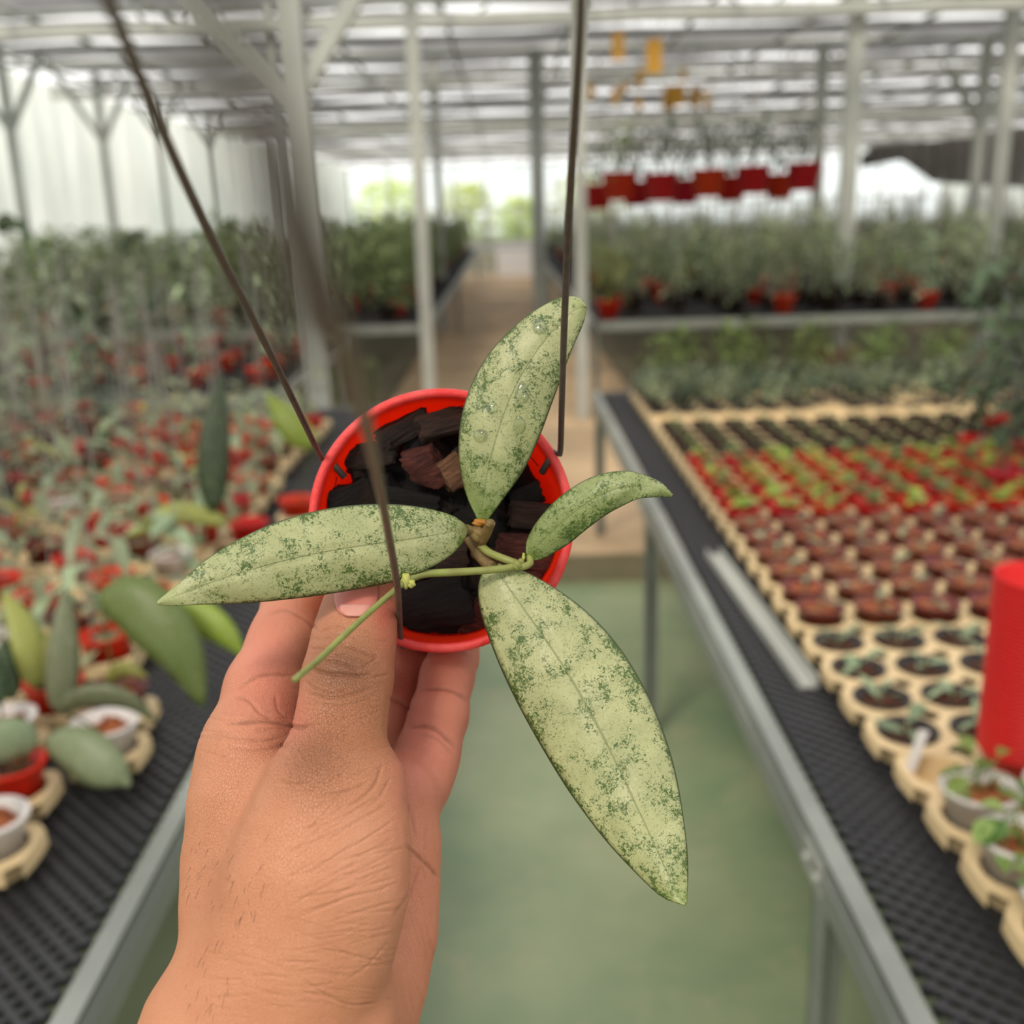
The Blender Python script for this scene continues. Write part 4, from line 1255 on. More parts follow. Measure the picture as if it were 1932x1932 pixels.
# ================================================================== HOYA PLANT
def splash_leaf_mat():
    t = NT('silver_splash_hoya_leaf')
    uv = t.n('ShaderNodeUVMap'); uv.uv_map = 'UVMap'
    sep = t.n('ShaderNodeSeparateXYZ'); t.l(uv.outputs[0], sep.inputs[0])
    u, v = sep.outputs[0], sep.outputs[1]
    cross = t.math('ABSOLUTE', t.math('SUBTRACT', t.math('MULTIPLY', v, 2.0), 1.0))      # 0 midrib, 1 edge
    at = t.attr('tint').outputs['Fac']
    obj = t.coords('Object')
    fine = t.noise(obj, 1000, 5, 0.74, 1.2)
    mid = t.noise(obj, 150, 4, 0.65, 0.4)
    big = t.noise(obj, 130, 5, 0.65)
    s = t.math('ADD', t.math('MULTIPLY', fine, 0.62), t.math('MULTIPLY', mid, 0.42))
    edge = t.math('MULTIPLY', t.math('POWER', cross, 3.0), 0.05)
    s = t.math('ADD', s, edge)
    s = t.math('ADD', s, t.math('MULTIPLY', at, 0.01))
    tiny = t.ramp(t.math('ADD', t.noise(obj, 2300, 3, .6, .8), t.math('MULTIPLY', mid, .25)), [(0.70, (0, 0, 0)), (0.76, (1, 1, 1))])
    fleck = t.ramp(s, [(0.566, (0, 0, 0)), (0.590, (1, 1, 1))])
    silver = t.mix(big, t.rgb((140, 146, 100)), t.rgb((192, 192, 146)))
    silver = t.mix(at, silver, t.rgb((120, 138, 78)))
    green = t.mix(mid, t.rgb((46, 74, 18)), t.rgb((78, 100, 44)))
    col = t.mix(t.math('MULTIPLY', fleck, 1.0), silver, green)
    col = t.mix(t.math('MULTIPLY', tiny, .8), col, green)
    tipg = t.ramp(t.math('ABSOLUTE', t.math('SUBTRACT', u, 0.5)), [(0.40, (0, 0, 0)), (0.52, (1, 1, 1))])
    col = t.mix(t.math('MULTIPLY', tipg, 0.45), col, t.rgb((118, 140, 52)))
    rim = t.ramp(cross, [(0.955, (0, 0, 0)), (0.985, (1, 1, 1))])
    col = t.mix(rim, col, t.rgb((70, 84, 46)))
    ribn = t.math('ADD', cross, t.math('MULTIPLY', t.noise(obj, 90, 2), 0.02))
    rib = t.ramp(ribn, [(0.012, (1, 1, 1)), (0.038, (0, 0, 0))])
    col = t.mix(t.math('MULTIPLY', rib, 0.6), col, t.rgb((96, 108, 62)))
    vein = t.n('ShaderNodeTexWave', wave_type='BANDS', bands_direction='X')
    h = t.math('ADD', t.math('MULTIPLY', t.noise(obj, 240, 4), 0.6), t.math('MULTIPLY', t.noise(obj, 900, 2), 0.25))
    h = t.math('SUBTRACT', h, t.math('MULTIPLY', rib, 0.5))
    sh = t.principled(col, t.ramp(fine, [(0.3, (.36,) * 3), (0.7, (.52,) * 3)]), 0, t.bump(h, 0.35, 0.0012), 0.5)
    return t.done(t.translucent(sh, col, 0.14))
SPLASH = splash_leaf_mat()
STEM = simple('olive_hoya_stem', (138, 146, 78), 0.45, 0, 0.25, 120, c2=(116, 116, 66))
STEMB = simple('brown_node_stem', (128, 108, 64), 0.6, 0, 0.3, 200, c2=(96, 76, 50), bump=0.3, bscale=500)
LEAF_TIP = simple('pale_stem_node', (176, 176, 96), 0.5, 0, 0.2, 200)
hoya_root = empty('hoya_plant', tuple(P(905, 1005, 0.352)), 0, 'silver splashed hoya with four long leaves growing in the held red pot', 'plant')
def resample(poly, n):
    pts = [Vector((a, b, 0)) for a, b in poly]
    d = [0]
    for a, b in zip(pts, pts[1:]): d.append(d[-1] + (b - a).length)
    sp = smooth_path(pts, 200)
    dd = [0]
    for a, b in zip(sp, sp[1:]): dd.append(dd[-1] + (b - a).length)
    out = []
    for i in range(n + 1):
        t_ = dd[-1] * i / n
        k = min(range(len(dd)), key=lambda q: abs(dd[q] - t_))
        out.append(sp[k])
    return out
def big_leaf(A, B, zf, camber, seed, tintf, ribwob=0.0, n=44, m=16, wave=0.0006):
    """blade between two traced edges, z along the leaf from zf(u); camber bends the edges away from the lens"""
    ea, eb = resample(A, n), resample(B, n)
    mb = MB()
    r_ = random.Random(seed)
    ph = r_.random() * 6
    rows = []
    for i in range(n + 1):
        u = i / n
        row = []
        wpx = (ea[i] - eb[i]).length
        for j in range(m + 1):
            v = j / m
            s = 2 * v - 1
            q = ea[i].lerp(eb[i], v)
            hw = wpx * 0.32 / FPX / 2
            z = zf(u) + camber * hw * (s * s) + 0.05 * hw * math.exp(-(s / .07) ** 2)
            z += wave * math.sin(u * 17 + ph + 2 * s) * abs(s) ** 2 + wave * .5 * math.sin(u * 31 + 3 * s + ph)
            row.append(mb.vert(P(q.x, q.y, z), tintf(u, s), (u, v)))
        rows.append(row)
    for a, b in zip(rows, rows[1:]):
        for j in range(m):
            mb.f.append([a[j], a[j + 1], b[j + 1], b[j]])
    o = wbuild(mb, 'leaf', SPLASH, hoya_root)
    md = o.modifiers.new('thickness', 'SOLIDIFY'); md.thickness = 0.0011; md.offset = 0
    return o
leafA = big_leaf([(904, 990), (882, 935), (868, 870), (870, 800), (890, 728), (930, 660), (985, 605), (1030, 575), (1066, 561), (1092, 564), (1104, 578)],
                 [(914, 988), (945, 945), (984, 890), (1014, 830), (1040, 760), (1062, 700), (1084, 645), (1099, 607), (1104, 580)],
                 lambda u: 0.334 - 0.006 * math.sin(u * 3.14) - 0.004 * u, 0.35, 1, lambda u, s: max(0, 1 - u * 3.2) + 0.25 * max(0, -s) * (1 - u))
leafB = big_leaf([(881, 995), (848, 972), (790, 958), (720, 953), (640, 958), (560, 975), (480, 1005), (400, 1050), (340, 1100), (298, 1138)],
                 [(881, 1000), (866, 1030), (830, 1060), (770, 1087), (700, 1105), (600, 1122), (500, 1133), (400, 1139), (330, 1141), (298, 1138)],
                 lambda u: 0.331 - 0.040 * u ** .5, 0.35, 2, lambda u, s: 0.25 * max(0, -s))
leafC = big_leaf([(936, 1066), (912, 1080), (903, 1110), (910, 1160), (930, 1220), (955, 1280), (990, 1350), (1030, 1420), (1080, 1500), (1140, 1580), (1200, 1645), (1250, 1690), (1293, 1706)],
                 [(946, 1064), (990, 1080), (1045, 1110), (1100, 1150), (1150, 1200), (1190, 1255), (1230, 1330), (1260, 1410), (1280, 1490), (1292, 1570), (1296, 1640), (1293, 1706)],
                 lambda u: 0.330 - 0.030 * u, 0.30, 3, lambda u, s: 0.35 * max(0, u - .5))
leafD = big_leaf([(991, 1050), (996, 1020), (1015, 985), (1050, 945), (1095, 913), (1140, 895), (1180, 890), (1215, 898), (1245, 912), (1267, 935)],
                 [(1000, 1056), (1024, 1052), (1060, 1032), (1095, 1007), (1130, 978), (1170, 954), (1210, 939), (1245, 935), (1267, 935)],
                 lambda u: 0.330 - 0.014 * math.sin(u * 2.2), 0.45, 4, lambda u, s: 0.75 - .3 * u)
def stem(pts, r, mat, name='stem', n=30):
    path = smooth_path([P(*p) for p in pts], n)
    rr2 = [r[0] + (r[1] - r[0]) * k / n for k in range(n + 1)]
    return wbuild(MB().tube(path, rr2, 10), name, mat, hoya_root)
stem([(985, 1058, .3285), (972, 1068, .327), (940, 1074, .325), (870, 1079, .322), (800, 1083, .318), (766, 1096, .314)], (.0011, .00125), STEM)
stem([(764, 1097, .314), (742, 1116, .309), (705, 1148, .300), (650, 1198, .280), (600, 1246, .258), (556, 1282, .238)], (.0010, .0008), STEM, 'tendril')
stem([(904, 1026, .335), (922, 1042, .332), (950, 1054, .329), (978, 1064, .327)], (.0013, .0012), STEM)
stem([(972, 1068, .327), (988, 1069, .327), (1000, 1062, .328), (999, 1050, .3295)], (.0012, .0011), STEM, 'petiole')
stem([(885, 1014, .338), (896, 1032, .337), (908, 1052, .335), (928, 1070, .331)], (.0018, .0020), STEMB, 'petiole')
stem([(878, 998, .331), (892, 1002, .3325), (906, 998, .333)], (.0015, .0018), STEMB, 'petiole')
stem([(908, 985, .334), (908, 995, .335), (906, 1015, .337)], (.0014, .0016), STEMB, 'petiole')
stem([(926, 986, .326), (918, 1004, .330), (908, 1022, .334), (902, 1034, .340), (900, 1044, .352), (900, 1050, .366)], (.0015, .0022), STEMB, 'main_stem')
def blob(px, py, z, r, mat, name, sc=(1, 1, 1)):
    bm = bmesh.new()
    bmesh.ops.create_icosphere(bm, subdivisions=3, radius=1)
    c = P(px, py, z) - Vector(hoya_root.location)
    for v in bm.verts:
        q = v.co
        k = r * (1 + .12 * math.sin(q.x * 4 + q.y * 5))
        v.co = c + RGT * q.x * k * sc[0] + UPV * q.y * k * sc[1] + FWD * q.z * k * sc[2]
    me = bpy.data.meshes.new(name); bm.to_mesh(me); bm.free()
    me.materials.append(mat)
    me.polygons.foreach_set('use_smooth', [True] * len(me.polygons))
    return link(name, me, hoya_root)
blob(766, 1095, .3138, .0019, LEAF_TIP, 'node', (.8, 1.3, 1))
blob(776, 1101, .3135, .0013, LEAF_TIP, 'node')
blob(976, 1066, .3265, .0016, STEM, 'node')
blob(924, 988, .3255, .0012, STEMB, 'node')
blob(902, 1008, .3325, .0024, STEMB, 'node', (1.2, 1, 1))
blob(925, 1070, .3305, .0016, STEMB, 'node')
blob(988, 1050, .3285, .0009, LEAF_TIP, 'node', (.6, 1.4, 1))
blob(905, 986, .332, .0016, simple('amber_leaf_base', (176, 118, 40), .5), 'node', (1.4, .8, 1))
WATER = NT('clear_water_drop')
_g = WATER.n('ShaderNodeBsdfTransparent'); _g.inputs[0].default_value = (.93, .95, .90, 1)
_s = WATER.n('ShaderNodeBsdfGlossy'); _s.inputs['Roughness'].default_value = .04
_lw = WATER.n('ShaderNodeLayerWeight'); _lw.inputs[0].default_value = .5
_fx = WATER.math('ADD', WATER.math('MULTIPLY', WATER.math('POWER', _lw.outputs['Facing'], 2.2), .55), .06)
_m = WATER.n('ShaderNodeMixShader'); WATER.l(_fx, _m.inputs[0]); WATER.l(_g.outputs[0], _m.inputs[1]); WATER.l(_s.outputs[0], _m.inputs[2])
WATER = WATER.done(_m.outputs[0])
dg = bpy.context.evaluated_depsgraph_get
def bvh_of(o):
    bpy.context.view_layer.update()
    me = o.data
    mw = o.matrix_world
    return BVHTree.FromPolygons([mw @ v.co for v in me.vertices], [p.vertices[:] for p in me.polygons])
def drop(leaf, bvh, px, py, rx, ry, tear=0.0):
    hit = bvh.ray_cast(CAM, pdir(px, py).normalized())
    if hit[0] is None: return
    c, nr = hit[0], hit[1]
    if nr.dot(FWD) > 0: nr = -nr
    t1 = (RGT - nr * RGT.dot(nr)).normalized(); t2 = nr.cross(t1).normalized()
    if t2.dot(UPV) < 0: t2 = -t2
    zz = (c - CAM).dot(FWD); k = zz / FPX
    mb = MB()
    rings = []
    N = 20
    for i in range(7):
        a = i / 6 * math.pi / 2
        ring = []
        for j in range(N):
            b = 2 * math.pi * j / N
            sx = rx * k * math.cos(b) * (1 - tear * max(0, math.sin(b)))
            sy = ry * k * math.sin(b) * (1 + tear * .5 * max(0, math.sin(b)))
            ring.append(mb.vert(c + (t1 * sx + t2 * sy) * math.cos(a) + nr * (0.0005 + math.sin(a) * 0.5 * rx * k)))
        rings.append(ring)
    for r1, r2 in zip(rings, rings[1:]):
        for j in range(N):
            mb.f.append([r1[j], r1[(j + 1) % N], r2[(j + 1) % N], r2[j]])
    mb.f.append(rings[0][::-1])
    off = Vector(hoya_root.location)
    mb.v = [(v[0] - off.x, v[1] - off.y, v[2] - off.z) for v in mb.v]
    mb.build('water_drop', WATER, leaf)
bA, bD, bC, bB = bvh_of(leafA), bvh_of(leafD), bvh_of(leafC), bvh_of(leafB)
for (px, py, rx, ry, te) in ((1018, 618, 13, 16, 0), (985, 742, 15, 20, .4), (929, 771, 11, 13, 0), (980, 802, 12, 17, .2), (908, 822, 15, 13, 0), (914, 860, 9, 9, 0), (912, 920, 6, 6, 0), (982, 870, 5, 5, 0), (935, 926, 4, 5, 0)):
    drop(leafA, bA, px, py, rx, ry, te)
for (px, py, r_) in ((1140, 937, 6), (1160, 940, 4)):
    drop(leafD, bD, px, py, r_, r_, 0)
for i in range(12):
    drop(leafC, bC, 1030 + (i * 37) % 170, 1330 + (i * 53) % 150, 2.2, 2.2, 0)
for (px, py, r_) in ((812, 1016, 7), (790, 1010, 5), (620, 1100, 7)):
    drop(leafB, bB, px, py, r_, r_ * .8, 0)
# thin dark roots on the pot wall
for k, pts in enumerate(([(1058, 885, .3515), (1058, 905, .352), (1056, 935, .353)], [(1001, 862, .3515), (1016, 880, .353)], [(636, 900, .352), (630, 925, .353), (626, 945, .354)], [(852, 772, .352), (870, 766, .352), (886, 765, .3515)])):
    wbuild(MB().tube(smooth_path([P(*p) for p in pts], 6), .0002, 4), 'root', CH_BLACK, hoya_root)
# ================================================================== HAND
def cs(x, y, z):
    return np.array([(x - 966) / FPX * z, -(y - 966) / FPX * z, z])
H_ = 0.0007
lo = np.array([-0.120, -0.234, 0.215]); hi = np.array([0.002, -0.008, 0.412])
dims = np.ceil((hi - lo) / H_).astype(int)
ax = [lo[k] + H_ * np.arange(dims[k]) for k in range(3)]
field = np.full(tuple(dims), 0.05, dtype=np.float32)
def smin(a, b, k):
    h = np.clip(0.5 + 0.5 * (b - a) / k, 0, 1)
    return b * (1 - h) + a * h - k * h * (1 - h)
def add_chain(fld, chain, k, kjoin=0.004, sq=1.0):
    """chain of (x, y, z, r_px); a tapered tube merged into fld; sq flattens it along the view"""
    tmp = np.full(fld.shape, 0.05, dtype=np.float32)
    chain = [(c[0], c[1], c[2] + .016 * min(1, max(0, (c[1] - 1480) / 450)), c[3]) for c in chain]     # wrist a little further off
    pts = [(cs(c[0], c[1], c[2]), c[3] * c[2] / FPX) for c in chain]
    for (a, ra), (b, rb) in zip(pts, pts[1:]):
        mg = max(ra, rb) + 0.018
        i0 = np.maximum(((np.minimum(a, b) - mg - lo) / H_).astype(int), 0)
        i1 = np.minimum(((np.maximum(a, b) + mg - lo) / H_).astype(int) + 1, dims)
        if (i1 <= i0).any(): continue
        sl = tuple(slice(i0[q], i1[q]) for q in range(3))
        X = ax[0][sl[0]][:, None, None].astype(np.float32); Y = ax[1][sl[1]][None, :, None].astype(np.float32); Z = ax[2][sl[2]][None, None, :].astype(np.float32)
        ab = b - a
        t = np.clip(((X - a[0]) * ab[0] + (Y - a[1]) * ab[1] + (Z - a[2]) * ab[2]) / max(ab @ ab, 1e-12), 0, 1)
        dz = (Z - a[2] - t * ab[2]) / sq
        d = np.sqrt((X - a[0] - t * ab[0]) ** 2 + (Y - a[1] - t * ab[1]) ** 2 + dz ** 2) - (ra + (rb - ra) * t)
        tmp[sl] = smin(tmp[sl], d.astype(np.float32), kjoin)
    return smin(fld, tmp, k)
# wrist, back of the hand, palm edge
field = add_chain(field, [(405, 2010, .272, 165), (420, 1935, .277, 142), (450, 1850, .284, 120), (462, 1780, .291, 112), (458, 1700, .299, 110), (460, 1620, .307, 109), (466, 1520, .316, 105), (474, 1440, .324, 94)], .006)
field = add_chain(field, [(620, 2010, .268, 120), (640, 1940, .272, 105), (640, 1880, .276, 105)], .014)
field = add_chain(field, [(675, 2010, .284, 100), (690, 1935, .289, 91), (714, 1850, .298, 89), (735, 1760, .306, 86), (739, 1680, .313, 86), (741, 1600, .320, 86), (744, 1510, .327, 84)], .010)
field = add_chain(field, [(560, 1860, .292, 120), (590, 1640, .318, 120), (620, 1500, .334, 95)], .014)
field = add_chain(field, [(520, 1960, .274, 150), (500, 2030, .276, 205), (450, 2220, .270, 222), (410, 2390, .262, 226)], .012, .006, .78)
# thenar mound
pxg = 966 + ax[0][:, None, None] * FPX / ax[2][None, None, :]
kt = (0.0125 - 0.0098 * np.clip((pxg - 560) / 110, 0, 1)).astype(np.float32)
field = add_chain(field, [(520, 1960, .268, 175), (545, 1860, .272, 165), (575, 1765, .277, 163), (600, 1665, .283, 163), (618, 1575, .290, 146), (634, 1490, .298, 112)], kt, .006, .82)
# fingers
field = add_chain(field, [(474, 1440, .326, 90), (480, 1395, .330, 84), (506, 1300, .340, 78), (540, 1212, .352, 68), (562, 1135, .364, 62), (590, 1067, .379, 56), (614, 1006, .394, 50)], .008)
field = add_chain(field, [(600, 1480, .345, 70), (640, 1400, .362, 66), (690, 1290, .380, 60), (738, 1206, .392, 54), (776, 1208, .403, 48)], .004)
field = add_chain(field, [(700, 1500, .345, 60), (728, 1430, .356, 44), (744, 1340, .368, 45), (766, 1260, .378, 45), (786, 1226, .388, 42), (810, 1217, .398, 38)], .0035)
field = add_chain(field, [(775, 1530, .334, 54), (792, 1470, .340, 58), (806, 1425, .344, 58), (828, 1350, .351, 53), (844, 1275, .360, 48), (856, 1242, .370, 44), (868, 1224, .380, 38)], .0035)
# the fingers press flat against the outside of the pot
_rel = np.array([(RIMC - CAM).dot(v) for v in (RGT, UPV, FWD)]); _axc = np.array([AX.dot(v) for v in (RGT, UPV, FWD)])
gx, gy, gz = [(ax[q] - _rel[q]).astype(np.float32) for q in range(3)]
pd = gx[:, None, None] * _axc[0] + gy[None, :, None] * _axc[1] + gz[None, None, :] * _axc[2]
pr_ = np.sqrt(np.maximum(gx[:, None, None] ** 2 + gy[None, :, None] ** 2 + gz[None, None, :] ** 2 - pd ** 2, 0))
wall_o = np.where(pd < .0055, RO, .0403 - .0085 * (pd - .0085) / .063)
pot_sdf = np.maximum(np.maximum(pr_ - wall_o, -pd), pd - .0717)
field = np.maximum(field, -(pot_sdf - .0006)).astype(np.float32)
del pd, pr_, wall_o, pot_sdf
# thumb, merged softly only at its root
Yg = ax[1][None, :, None]; Zg = ax[2][None, None, :]
pyg = 966 - Yg * FPX / Zg
kk = (0.0018 + 0.0115 * np.clip((pyg - 1370) / 80, 0, 1)).astype(np.float32)
field = add_chain(field, [(640, 1475, .300, 98), (634, 1430, .303, 92), (645, 1350, .309, 81), (656, 1278, .3145, 82), (668, 1205, .320, 75), (678, 1150, .3245, 66), (684, 1112, .3275, 58)], kk, .004, .86)

def surface_nets(f, lo, h):
    s = f < 0
    nx, ny, nz = f.shape
    cnt = np.zeros((nx - 1, ny - 1, nz - 1), dtype=np.int8)
    for i in (0, 1):
        for j in (0, 1):
            for k in (0, 1):
                cnt += s[i:nx - 1 + i, j:ny - 1 + j, k:nz - 1 + k]
    cell = np.argwhere((cnt > 0) & (cnt < 8))
    idx = np.full(cnt.shape, -1, dtype=np.int32)
    idx[tuple(cell.T)] = np.arange(len(cell))
    acc = np.zeros((len(cell), 3)); num = np.zeros(len(cell))
    cor = [(i, j, k) for i in (0, 1) for j in (0, 1) for k in (0, 1)]
    for a in cor:
        for b in cor:
            if sum(abs(p - q) for p, q in zip(a, b)) == 1 and a < b:
                va = f[tuple((cell + a).T)]; vb = f[tuple((cell + b).T)]
                m = (va < 0) != (vb < 0)
                t = np.where(m, va / np.where(m, va - vb, 1), 0)
                acc += np.where(m[:, None], np.array(a) + t[:, None] * (np.array(b) - np.array(a)), 0)
                num += m
    verts = lo + (cell + acc / num[:, None]) * h
    quads = []
    for axis in range(3):
        sh = [slice(None)] * 3; sh2 = [slice(None)] * 3
        sh[axis] = slice(0, -1); sh2[axis] = slice(1, None)
        e = np.argwhere(s[tuple(sh)] != s[tuple(sh2)])
        o1, o2 = [(1, 2), (2, 0), (0, 1)][axis]
        ok = (e[:, o1] > 0) & (e[:, o2] > 0) & (e[:, o1] < f.shape[o1] - 1) & (e[:, o2] < f.shape[o2] - 1)
        e = e[ok]
        d1 = np.zeros(3, int); d1[o1] = 1
        d2 = np.zeros(3, int); d2[o2] = 1
        q = np.stack([idx[tuple((e - d1 - d2).T)], idx[tuple((e - d2).T)], idx[tuple(e.T)], idx[tuple((e - d1).T)]], 1)
        flip = ~s[tuple(e.T)]
        q[flip] = q[flip][:, ::-1]
        quads.append(q)
    return verts, np.concatenate(quads)
hv, hq = surface_nets(field, lo, H_)
del field
def neighbours_smooth(v, q, it, lam=0.5):
    e = np.concatenate([q[:, [0, 1]], q[:, [1, 2]], q[:, [2, 3]], q[:, [3, 0]]])
    e = np.concatenate([e, e[:, ::-1]])
    deg = np.bincount(e[:, 0], minlength=len(v)).astype(float)
    for _ in range(it):
        a = np.stack([np.bincount(e[:, 0], weights=v[e[:, 1], c], minlength=len(v)) for c in range(3)], 1) / deg[:, None]
        v = v + lam * (a - v)
    return v
hv = neighbours_smooth(hv, hq, 10)
# one level of finer quads for the creases
def refine(v, q):
    e = np.concatenate([q[:, [0, 1]], q[:, [1, 2]], q[:, [2, 3]], q[:, [3, 0]]])
    es = np.sort(e, 1)
    u, inv = np.unique(es, axis=0, return_inverse=True)
    inv = inv.reshape(-1)
    n, m = len(v), len(q)
    ev = (v[u[:, 0]] + v[u[:, 1]]) / 2
    fv = v[q].mean(1)
    e0, e1, e2, e3 = [n + inv[k * m:(k + 1) * m] for k in range(4)]
    fc = n + len(u) + np.arange(m)
    nq = np.concatenate([np.stack([q[:, 0], e0, fc, e3], 1), np.stack([q[:, 1], e1, fc, e0], 1), np.stack([q[:, 2], e2, fc, e1], 1), np.stack([q[:, 3], e3, fc, e2], 1)])
    return np.concatenate([v, ev, fv]), nq
def vnormals(v, q):
    nrm = np.cross(v[q[:, 2]] - v[q[:, 0]], v[q[:, 3]] - v[q[:, 1]])
    out = np.stack([np.bincount(q.ravel(), weights=np.repeat(nrm[:, c], 4), minlength=len(v)) for c in range(3)], 1)
    return out / np.maximum(np.linalg.norm(out, axis=1), 1e-12)[:, None]
hv, hq = refine(hv, hq)
hv = neighbours_smooth(hv, hq, 4)
hn = vnormals(hv, hq)
if (hn * (hv - hv.mean(0))).sum(1).mean() < 0:
    hq = hq[:, ::-1]; hn = -hn
px_ = 966 + FPX * hv[:, 0] / hv[:, 2]; py_ = 966 - FPX * hv[:, 1] / hv[:, 2]
front = (hn[:, 2] < 0.25)
def poly_dist(pts):
    xs_ = [a for a, b in pts]; ys_ = [b for a, b in pts]
    sel = np.nonzero((px_ > min(xs_) - 22) & (px_ < max(xs_) + 22) & (py_ > min(ys_) - 22) & (py_ < max(ys_) + 22) & front)[0]
    qx, qy = px_[sel], py_[sel]
    best = np.full(len(sel), 1e9); par = np.zeros(len(sel))
    sp = smooth_path([(a, b, 0) for a, b in pts], 5 * (len(pts) - 1))
    for i, (a, b) in enumerate(zip(sp, sp[1:])):
        abx, aby = b.x - a.x, b.y - a.y
        t = np.clip(((qx - a.x) * abx + (qy - a.y) * aby) / (abx * abx + aby * aby + 1e-9), 0, 1)
        d = np.hypot(qx - a.x - t * abx, qy - a.y - t * aby)
        m = d < best
        best[m] = d[m]; par[m] = ((i + t) / (len(sp) - 1))[m]
    return sel, best, par
disp = np.zeros(len(hv)); crease = np.zeros(len(hv))
CREASES = [  # points, width px, depth mm
    ([(583, 1258), (600, 1266), (622, 1271), (653, 1273), (680, 1275), (700, 1272)], 3.2, .55), ([(606, 1246), (639, 1250), (663, 1259), (682, 1270)], 2.6, .40),
    ([(585, 1224), (606, 1224), (626, 1229)], 2.6, .30), ([(640, 1213), (674, 1226), (697, 1235), (715, 1240)], 2.6, .35), ([(577, 1286), (597, 1300), (628, 1307), (660, 1300)], 2.6, .32),
    ([(580, 1306), (622, 1316), (668, 1309), (705, 1297)], 2.8, .34), ([(604, 1194), (630, 1182), (655, 1186)], 2.4, .22), ([(610, 1206), (645, 1198), (680, 1206)], 2.4, .2), ([(680, 1262), (700, 1250), (712, 1240)], 2.4, .25),
    ([(672, 1274), (690, 1280), (716, 1276), (735, 1272)], 2.4, .25), ([(620, 1238), (650, 1236), (676, 1246), (700, 1254)], 2.4, .22), ([(612, 1330), (660, 1330), (700, 1316)], 2.4, .18),
    ([(430, 1366), (470, 1362), (515, 1362), (560, 1372), (590, 1366)], 4.0, .55), ([(450, 1300), (480, 1280), (510, 1273), (560, 1275)], 3.4, .35), ([(445, 1316), (470, 1322), (490, 1345), (520, 1360)], 3.0, .3),
    ([(400, 1385), (440, 1392), (490, 1398), (535, 1392)], 3.0, .25), ([(430, 1410), (480, 1416), (530, 1408), (552, 1395)], 3.0, .22), ([(520, 1312), (525, 1340), (545, 1358)], 3, .2), ([(505, 1160), (540, 1152), (575, 1168), (600, 1190)], 3.4, .3),
    ([(540, 1436), (548, 1460), (545, 1485)], 2.4, .14), ([(556, 1430), (566, 1455), (562, 1480)], 2.4, .14), ([(570, 1418), (580, 1440), (592, 1462)], 2.4, .12), ([(528, 1470), (555, 1478), (590, 1470)], 2.6, .25),
    ([(660, 1520), (690, 1500), (710, 1475), (721, 1440)], 2.8, .28), ([(600, 1500), (650, 1494), (690, 1478)], 2.6, .22), ([(690, 1525), (715, 1505), (735, 1470)], 2.6, .2),
    ([(560, 1732), (610, 1712), (660, 1692), (712, 1680), (750, 1665)], 2.2, 0.19), ([(548, 1710), (600, 1680), (670, 1650), (740, 1625)], 2.2, 0.14), ([(590, 1640), (650, 1606), (710, 1570), (745, 1545)], 2.2, 0.16),
    ([(560, 1600), (620, 1575), (690, 1540), (735, 1512)], 2.2, 0.12), ([(600, 1790), (650, 1798), (700, 1810), (726, 1812)], 2.2, 0.20), ([(575, 1850), (620, 1880), (668, 1896), (718, 1890)], 2.2, 0.26), ([(600, 1560), (660, 1535), (712, 1500)], 2.2, 0.11),
    ([(620, 1740), (680, 1720), (745, 1700)], 2.2, 0.14), ([(560, 1770), (620, 1760), (700, 1756), (738, 1748)], 2.2, 0.12), ([(650, 1850), (690, 1825), (730, 1780)], 2.2, 0.14), ([(540, 1655), (600, 1640), (660, 1618)], 2.2, 0.09), ([(620, 1665), (680, 1640), (755, 1600)], 2.2, 0.12),
    ([(766, 1595), (790, 1618), (812, 1638), (826, 1656)], 3.2, .45), ([(745, 1725), (770, 1690), (790, 1640)], 3.0, .25), ([(760, 1500), (775, 1540), (785, 1580)], 3, .18),
    ([(798, 1300), (830, 1299), (855, 1304), (884, 1322)], 4.0, .45), ([(772, 1372), (800, 1370), (825, 1378), (862, 1412)], 4.0, .5), ([(790, 1385), (825, 1395), (855, 1425)], 3, .25), ([(735, 1318), (755, 1325), (775, 1340)], 4, .4)]
rc = random.Random(12)
def flow(x0, x1, y0, y1, n, angf, l0, l1, d0, d1, wd):
    for _ in range(n):
        x, y = rc.uniform(x0, x1), rc.uniform(y0, y1)
        a = math.radians(angf(x, y) + rc.gauss(0, 7)); L = rc.uniform(l0, l1); c_ = rc.uniform(-.12, .12)
        pts = [(x + (s * math.cos(a) - c_ * (1 - s * s) * math.sin(a) * .5) * L / 2, y + (s * math.sin(a) + c_ * (1 - s * s) * math.cos(a) * .5) * L / 2) for s in (-1, -.3, .3, 1)]
        CREASES.append((pts, wd, rc.uniform(d0, d1)))
flow(570, 735, 1500, 1890, 75, lambda x, y: -38 + (y - 1500) / 390 * 42, 40, 120, .05, .15, 2.0)
flow(590, 720, 1330, 1480, 34, lambda x, y: -22 + (x - 655) * .1, 30, 75, .05, .13, 1.9)
flow(590, 725, 1180, 1240, 12, lambda x, y: 8, 25, 60, .06, .12, 1.9)
flow(400, 620, 1780, 1925, 34, lambda x, y: 8, 40, 130, .04, .11, 2.2)
flow(390, 560, 1330, 1440, 18, lambda x, y: 6 + (y - 1390) * .2, 30, 80, .06, .16, 2.2)
flow(770, 820, 1560, 1900, 16, lambda x, y: 78, 40, 90, .05, .14, 2.4)
for pts, wpx, dep in CREASES:
    sel, d, par = poly_dist(pts)
    d = d + .5 * np.sin(par * 23 + len(pts)) * min(1, wpx / 3)
    prof = np.exp(-(d / wpx) ** 2) * np.clip(np.minimum(par, 1 - par) * 5 + .25, 0, 1)
    bul = np.exp(-((d - 2.6 * wpx) / (1.6 * wpx)) ** 2) * .25
    disp[sel] -= (prof - .6 * bul) * dep * 1e-3
    crease[sel] = np.maximum(crease[sel], prof * min(1, dep * 1.9))
